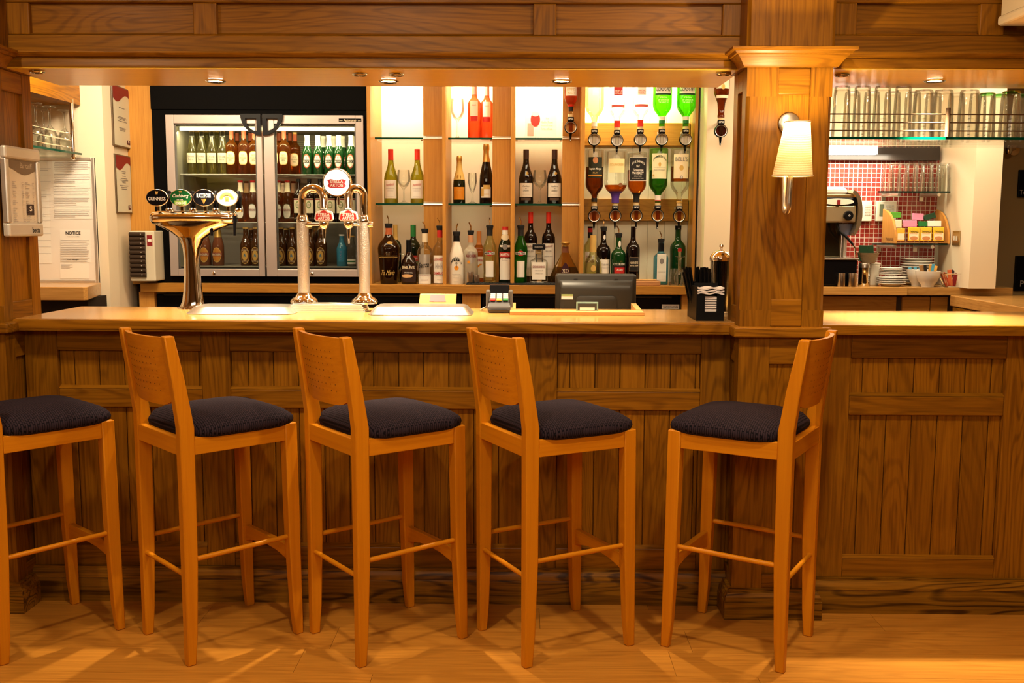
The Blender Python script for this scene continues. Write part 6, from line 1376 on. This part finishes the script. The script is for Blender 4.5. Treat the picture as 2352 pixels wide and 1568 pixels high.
# --- coffee machine
ym=5.30;q=PY(1925,640,ym);r=E('coffee_machine','stainless steel espresso machine with a curved side behind the pillar','coffee machine',(q.x,ym,ZC+.0))
Lx=lambda u,v,y=ym:PY(u,v,y).x-q.x
Lz=lambda u,v,y=ym:PY(u,v,y).z-ZC
x0=Lx(1840,600);x1=Lx(1972,600)
B().box(x0,Lx(1968,620),-.005,.27,.004,Lz(1930,597)).out('base',gloss_black,r,bev=.006)
B().box(x0,x1,-.012,.26,Lz(1930,597)+.0005,Lz(1930,592)).out('drip_tray',steel,r,bev=.002)
B().box(x0,Lx(1946,560),.10,.27,Lz(1930,592)+.0008,Lz(1930,505)).out('back_panel',plain('machine_mirror',(.16,.14,.08),.12,.9),r,bev=.003)
B().box(Lx(1946,560)+.001,Lx(1954,560),.06,.10,Lz(1930,592)+.0008,Lz(1930,512)).out('column',alu,r,bev=.003)
B().box(x0,Lx(1966,500),.0,.27,Lz(1930,511),Lz(1930,471)).out('head',plain('machine_steel',(.62,.50,.30),.28,.75),r,bev=.008)
B().box(x0,Lx(1966,460),-.006,.27,Lz(1930,470.5),Lz(1930,454)).out('front_panel',gloss_black,r,bev=.003)
B().box(x0,Lx(1966,450),-.004,.27,Lz(1930,453.5),Lz(1930,447)).out('top_rail',plain('rail_gold',(.45,.28,.10),.3,.8),r,bev=.002)
f=lambda a,c:(a,-.0068,c)
decal([(Lx(1888,463)+(Lx(1961,463)-Lx(1888,463))*(.5+.5*a),Lz(1930,463)+c) for a,c in [(cos(2*PI*k/28),.0165*math.copysign(abs(sin(2*PI*k/28))**1,sin(2*PI*k/28))) for k in range(28)]],P('badge_ivory',(.8,.74,.62),.3),r,f,'name_panel')
B().box(Lx(1922,463),Lx(1929,463),-.013,-.007,Lz(1930,470),Lz(1930,459)).out('rocker_switch',dred,r,bev=.001)
# curved end cheek
pc=[]
for u,v in ((1958,436),(1966,440),(1973,450),(1977,463),(1978.5,480),(1978,497),(1975,515),(1968,530),(1960,541),(1957,535),(1963,522),(1967.5,505),(1969,490),(1969,475),(1967,460),(1963,450),(1956,443)):pc.append((Lx(u,v),Lz(u,v)))
B().ext(pc,'y',-.02,.27).out('end_cheek',plain('cheek_bronze',(.62,.50,.32),.25,.9),r,smooth=1,ang=30)
B().lathe([(0,-.006),(.0245,-.006),(.0245,.018),(.020,.022),(0,.022)],c=(Lx(1947,495),-.0,Lz(1947,495)),n=20,ax='-y').out('steam_knob',black,r,smooth=1)
txt([('o',Lx(1948,495),Lz(1947,495),.010,.009,0)],white,r,lambda a,c:(a,-.0228,c),'knob_mark')
B().lathe([(.016,.0),(.016,.07),(.0,.07)],c=(Lx(1935,490),.0,Lz(1935,496)),n=16,ax='x').out('steam_valve',brass_,r,smooth=1) if 0 else None
B().tube([(Lx(1926,512),.03,Lz(1926,512)),(Lx(1930,530),.02,Lz(1930,530)),(Lx(1945,545),.0,Lz(1945,545)),(Lx(1958,562),-.01,Lz(1958,562))],[.006,.006,.0075,.005],10).out('steam_wand',black,r,smooth=1)
B().tube([(Lx(1958,562),-.01,Lz(1958,562)),(Lx(1963,570),-.012,Lz(1963,570)),(Lx(1963.5,590),-.012,Lz(1963,590))],.0035,8).out('wand_tip',chrome,r,smooth=1)
B().lathe([(0,0),(.024,0),(.034,.03),(.036,.06),(0,.06)],c=(Lx(1951,540),.07,Lz(1951,541)),n=16).out('water_bottle_cover',lilac,r,smooth=1)
B().lathe([(0,0),(.055,0),(.062,.014),(.058,.030),(.040,.042),(0,.046)],c=(Lx(1932,445),.10,Lz(1932,447)+.0005),n=24).out('cup_warmer_dome',whiteg,r,smooth=1)
for u,v,w,lab in ((1933,627,17,'small steel milk cup in front of the coffee machine'),(1958,627,20,'wider steel milk cup in front of the coffee machine')):
    R=(Lx(u+w/2,v)-Lx(u-w/2,v))/2
    o=E('milk_cup',lab,'steel cup',(PY(u,640,5.27).x,5.272,ZC),'steel milk cups');h=PY(u,v,5.27).z-ZC
    B().lathe([(0,0),(R*.9,0),(R,.003),(R,h),(R*.93,h),(R*.93,.004),(0,.004)],n=20).out('cup',steel,o,smooth=1)
R=.029;h=PY(1985,604,5.34).z-ZC
o=E('shaker','chrome chocolate shaker beside the coffee machine','shaker',(X(1985,5.34,620),5.34,ZC))
B().lathe([(0,0),(R*.97,0),(R,.004),(R,h*.80),(0,h*.8)],n=24).out('body',chrome,o,smooth=1);B().lathe([(0,h*.8+.0003),(R*1.03,h*.8+.0003),(R*1.03,h*.93),(R*.9,h),(0,h)],n=24).out('lid',steel,o,smooth=1)
zt=h
a,c=X(1998,5.40,620),X(2021,5.40,620)
o=E('white_tub','square white plastic tub between the shaker and the plates','tub',((a+c)/2,5.40,ZC));w=(c-a)/2
B().hexa([(-w*.85,0,0),(w*.85,0,0),(w*.85,.05,0),(-w*.85,.05,0),(-w,-.003,zt-.010),(w,-.003,zt-.010),(w,.053,zt-.010),(-w,.053,zt-.010)]).out('tub',P('tub_white',(.72,.66,.54),.4),o,bev=.003)
B().box(-w*1.05,w*1.05,-.006,.056,zt-.0098,zt).out('lid',P('tub_lid',(.76,.70,.58),.4),o,bev=.002)
x_=X(1990,5.41,590);h=PY(1990,580,5.41).z-ZC-zt
o=E('wicker_basket','small wicker basket standing on the white tub and shaker','basket',(x_,5.385,ZC+zt+.0004))
B().lathe([(0,0),(.036,0),(.057,h),(.053,h),(.034,.004),(0,.004)],n=28).out('basket',wick,o,smooth=1,ang=60)
for i,(u0,u1,tl) in enumerate(((1969,1990,.05),(1990,2010,-.1))):
    p=PY((u0+u1)/2,572,5.385);oo=E('tea_packet',('dark green tea packet in the wicker basket, nearer the coffee machine','dark green tea packet in the wicker basket, nearer the tea rack')[i],'tea packet',(p.x,5.37+.014*i,ZC+zt+.010),'tea packets in the basket');oo.rotation_euler=(0,tl,0)
    B().box(-.022,.022,0,.008,0,h+.030).out('packet',dgreen,oo,bev=.002)
# --- plates and bowls
def plate(label,u,y,z,R,t,grp,deep=0):
    o=E('plate',label,'plate',(X(u,y,620),y,z),grp)
    B().lathe([(0,0),(R*.55,0),(R*.6,.002),(R*.92,t*.8+deep),(R,t+deep),(R*.985,t+deep+.002),(R*.9,t+deep*.95),(R*.6,.0055),(0,.005)],n=32).out('dish',whiteg,o,smooth=1,ang=60)
yp=5.345
for k in range(4):plate(f'{"bottom" if k==0 else "second" if k==1 else "third" if k==2 else "topmost"} deep saucer of the low stack beside the bowls',2048,yp,ZC+.0005+k*.0105,.075,.008,'deep saucers in a low stack',.008)
for k in range(5):plate(f'{["bottom","second","third","fourth","topmost"][k]} side plate of the stack standing on the deep saucers',2046,yp,ZC+.058+k*.0077,.055 if 0 else .058,.008,'side plates on the saucers')
for k in range(10):plate(f'{["bottom","second","third","fourth","fifth","sixth","seventh","eighth","ninth","topmost"][k]} dinner plate of the tall stack under the tea rack',2106,5.485,ZC+.0005+k*.0140,.090,.012,'dinner plates in the tall stack',.004)
def bowl(label,u,y,w,v):
    R=(X(u+w/2,y)-X(u-w/2,y))/2;h=PY(u,v,y).z-ZC
    o=E('sugar_bowl',label,'bowl',(X(u,y,640),y,ZC+.0003),'white sugar bowls')
    B().lathe([(0,0),(R*.5,0),(R*.52,h*.12),(R*.78,h*.40),(R*.95,h*.75),(R,h),(R*.94,h),(R*.88,h*.75),(R*.7,h*.42),(0,h*.2)],n=32).out('bowl',whiteg,o,smooth=1,ang=60);return o.location,R,h
l1,R1,h1=bowl('white china bowl of sugar sticks, the front one',2131,5.30,57,622)
l2,R2,h2=bowl('white china bowl behind the front sugar bowl',2107,5.40,50,618)
rn=random.Random(11)
def stick(label,base,L_,w,lean,m,grp,name='sugar_stick',cat='sugar stick',yaw=0):
    o=E(name,label,cat,base,grp);o.rotation_euler=(rn.uniform(-.25,.1),lean,yaw)
    B().box(-w/2,w/2,-.002,.002,0,L_).out('sachet',m,o,bev=.0012);return o
cols=[('brown',brownp),('brown',brownp),('black',ink),('brown',P('brown2',(.45,.22,.08))),('orange',P('orange2',(.62,.30,.05))),('blue',bluep),('brown',brownp),('orange',P('orange3',(.65,.32,.06)))]
for k,(cn,m) in enumerate(cols):
    x_=l1.x-R1*.78+R1*1.5*k/7
    stick(f'{ordn[k]} sugar stick in the front bowl from the plates, {cn}',(x_*.45+l1.x*.55,l1.y+rn.uniform(-.015,.015),l1.z+h1*.5),.066+rn.random()*.014,.015,(x_-l1.x)*6.5,m,'sugar sticks in the front bowl')
for k in range(3):
    stick(f'{ordn[k]} blue sugar sachet in the rear bowl',(l2.x-R2*.45+.016*k,l2.y-.01,l2.z+h2*.5),.058,.017,-.35+.25*k,bluep,'blue sachets in the rear bowl')
# wire basket of biscuits
q=PY(2189,648,5.30);R=.070;h=PY(2189,628,5.30).z-ZC
o=E('wire_basket','chrome wire basket of wrapped biscuits against the side wall','wire basket',(q.x-.0,5.30,ZC+.0004))
def sqr(r,z,k=4):
    p=[(-r,-r*.8),(r,-r*.8),(r,r*.8),(-r,r*.8),(-r,-r*.8)];return [V((a,c,z)) for a,c in p]
B().tube(sqr(R,h),.0026,6).out('top_rim',chrome,o);B().tube(sqr(R*.55,.0018),.0018,6).out('bottom_rim',chrome,o)
b=B()
for t_ in (-1,-.5,0,.5,1):
    for s in (-1,1):
        b.tube([(t_*R*.55,s*R*.8*.55,.0018),(t_*R,s*R*.8,h)],.0014,5);b.tube([(s*R*.55,t_*R*.8*.55,.0018),(s*R,t_*R*.8,h)],.0014,5)
for t_ in (-.5,0,.5):b.tube([(-R*.55,t_*R*.44,.0016),(R*.55,t_*R*.44,.0016)],.0014,5)
b.out('wire_mesh_grid',chrome,o)
for k,(dx_,L_,tl,m,cn) in enumerate(((-.045,.075,-.25,P('bisc_red',(.40,.06,.02)),'red'),(-.022,.085,-.05,P('bisc_red2',(.50,.10,.03)),'bright red'),(.0,.07,.15,dred,'dark red'),(.018,.08,.2,P('bisc_brown',(.06,.02,.015)),'dark brown'),(.036,.078,.4,P('bisc_red3',(.45,.08,.03)),'tilted red'),(-.035,.09,.3,P('bisc_dark',(.03,.015,.02)),'black-topped'))):
    stick(f'{cn} wrapped biscuit in the wire basket',(o.location.x+dx_*.75,o.location.y-.020+.009*k,ZC+.006),L_,.024,tl*1.6,m,'wrapped biscuits',name='biscuit_packet',cat='biscuit')
# --- socket on the side wall, signs and door closer beyond
def wallplate():
    p0=PX(2190,545,xsd-.001);p1=PX(2206,545,xsd-.001);z0=PX(2198,564,xsd-.001).z;z1=PX(2198,530,xsd-.001).z
    o=E('light_switch','brass two-gang light switch on the side wall beside the tea rack','light switch',(xsd-.0005,(p0.y+p1.y)/2,(z0+z1)/2),None,-PI/2);w=abs(p0.y-p1.y)/2;h=(z1-z0)/2
    B().box(-w,w,-.007,0,-h,h).out('plate',plain('switch_brass',(.50,.36,.16),.3,.9),o,bev=.002)
    for s in (-1,1):B().box(s*w*.35-w*.15,s*w*.35+w*.15,-.011,-.0071,-h*.3,h*.3).out('rocker',P('rocker_ivory',(.7,.62,.5)),o,bev=.001)
wallplate()
for (u0,v0,u1,v1,lab,t_,tu,tv) in ((2340,390,2372,453,'upper black sign on the far olive wall','To',2351,441),(2331,588,2380,668,'lower black sign on the far olive wall','P',2349,651)):
    p0=PY(u0,v1,6.57);p1=PY(u1,v0,6.57);w=p1.x-p0.x;h=p1.z-p0.z
    o=E('wall_sign',lab,'sign',(p0.x,6.599,p0.z),'black signs')
    B().box(0,w,-.02,0,0,h).out('panel',black,o,bev=.003)
    tq=PY(tu,tv,6.57);txt([(t_,tq.x-p0.x,tq.z-p0.z,.012*len(t_)*1.7 if t_=='To' else .025,.03 if t_=='To' else .04,.6)],P('sign_grey',(.5,.46,.38)),o,lambda a,c:(a,-.021,c))
q=PY(2345,342,6.5);o=E('wall_spotlight','chrome picture spotlight on the far olive wall','spotlight',(q.x,6.598,q.z))
B().lathe([(0,0),(.035,0),(.035,.012),(0,.014)],n=20,ax='-y').out('wall_plate',chrome,o,smooth=1);B().tube([(0,-.012,0),(-.02,-.06,0),(-.06,-.08,.0)],.006,8).out('arm',chrome,o,smooth=1);B().lathe([(0,-.02),(.02,-.02),(.028,.0),(.028,.03),(0,.035)],c=(-.075,-.085,-.01),n=16).out('lamp_head',chrome,o,smooth=1)
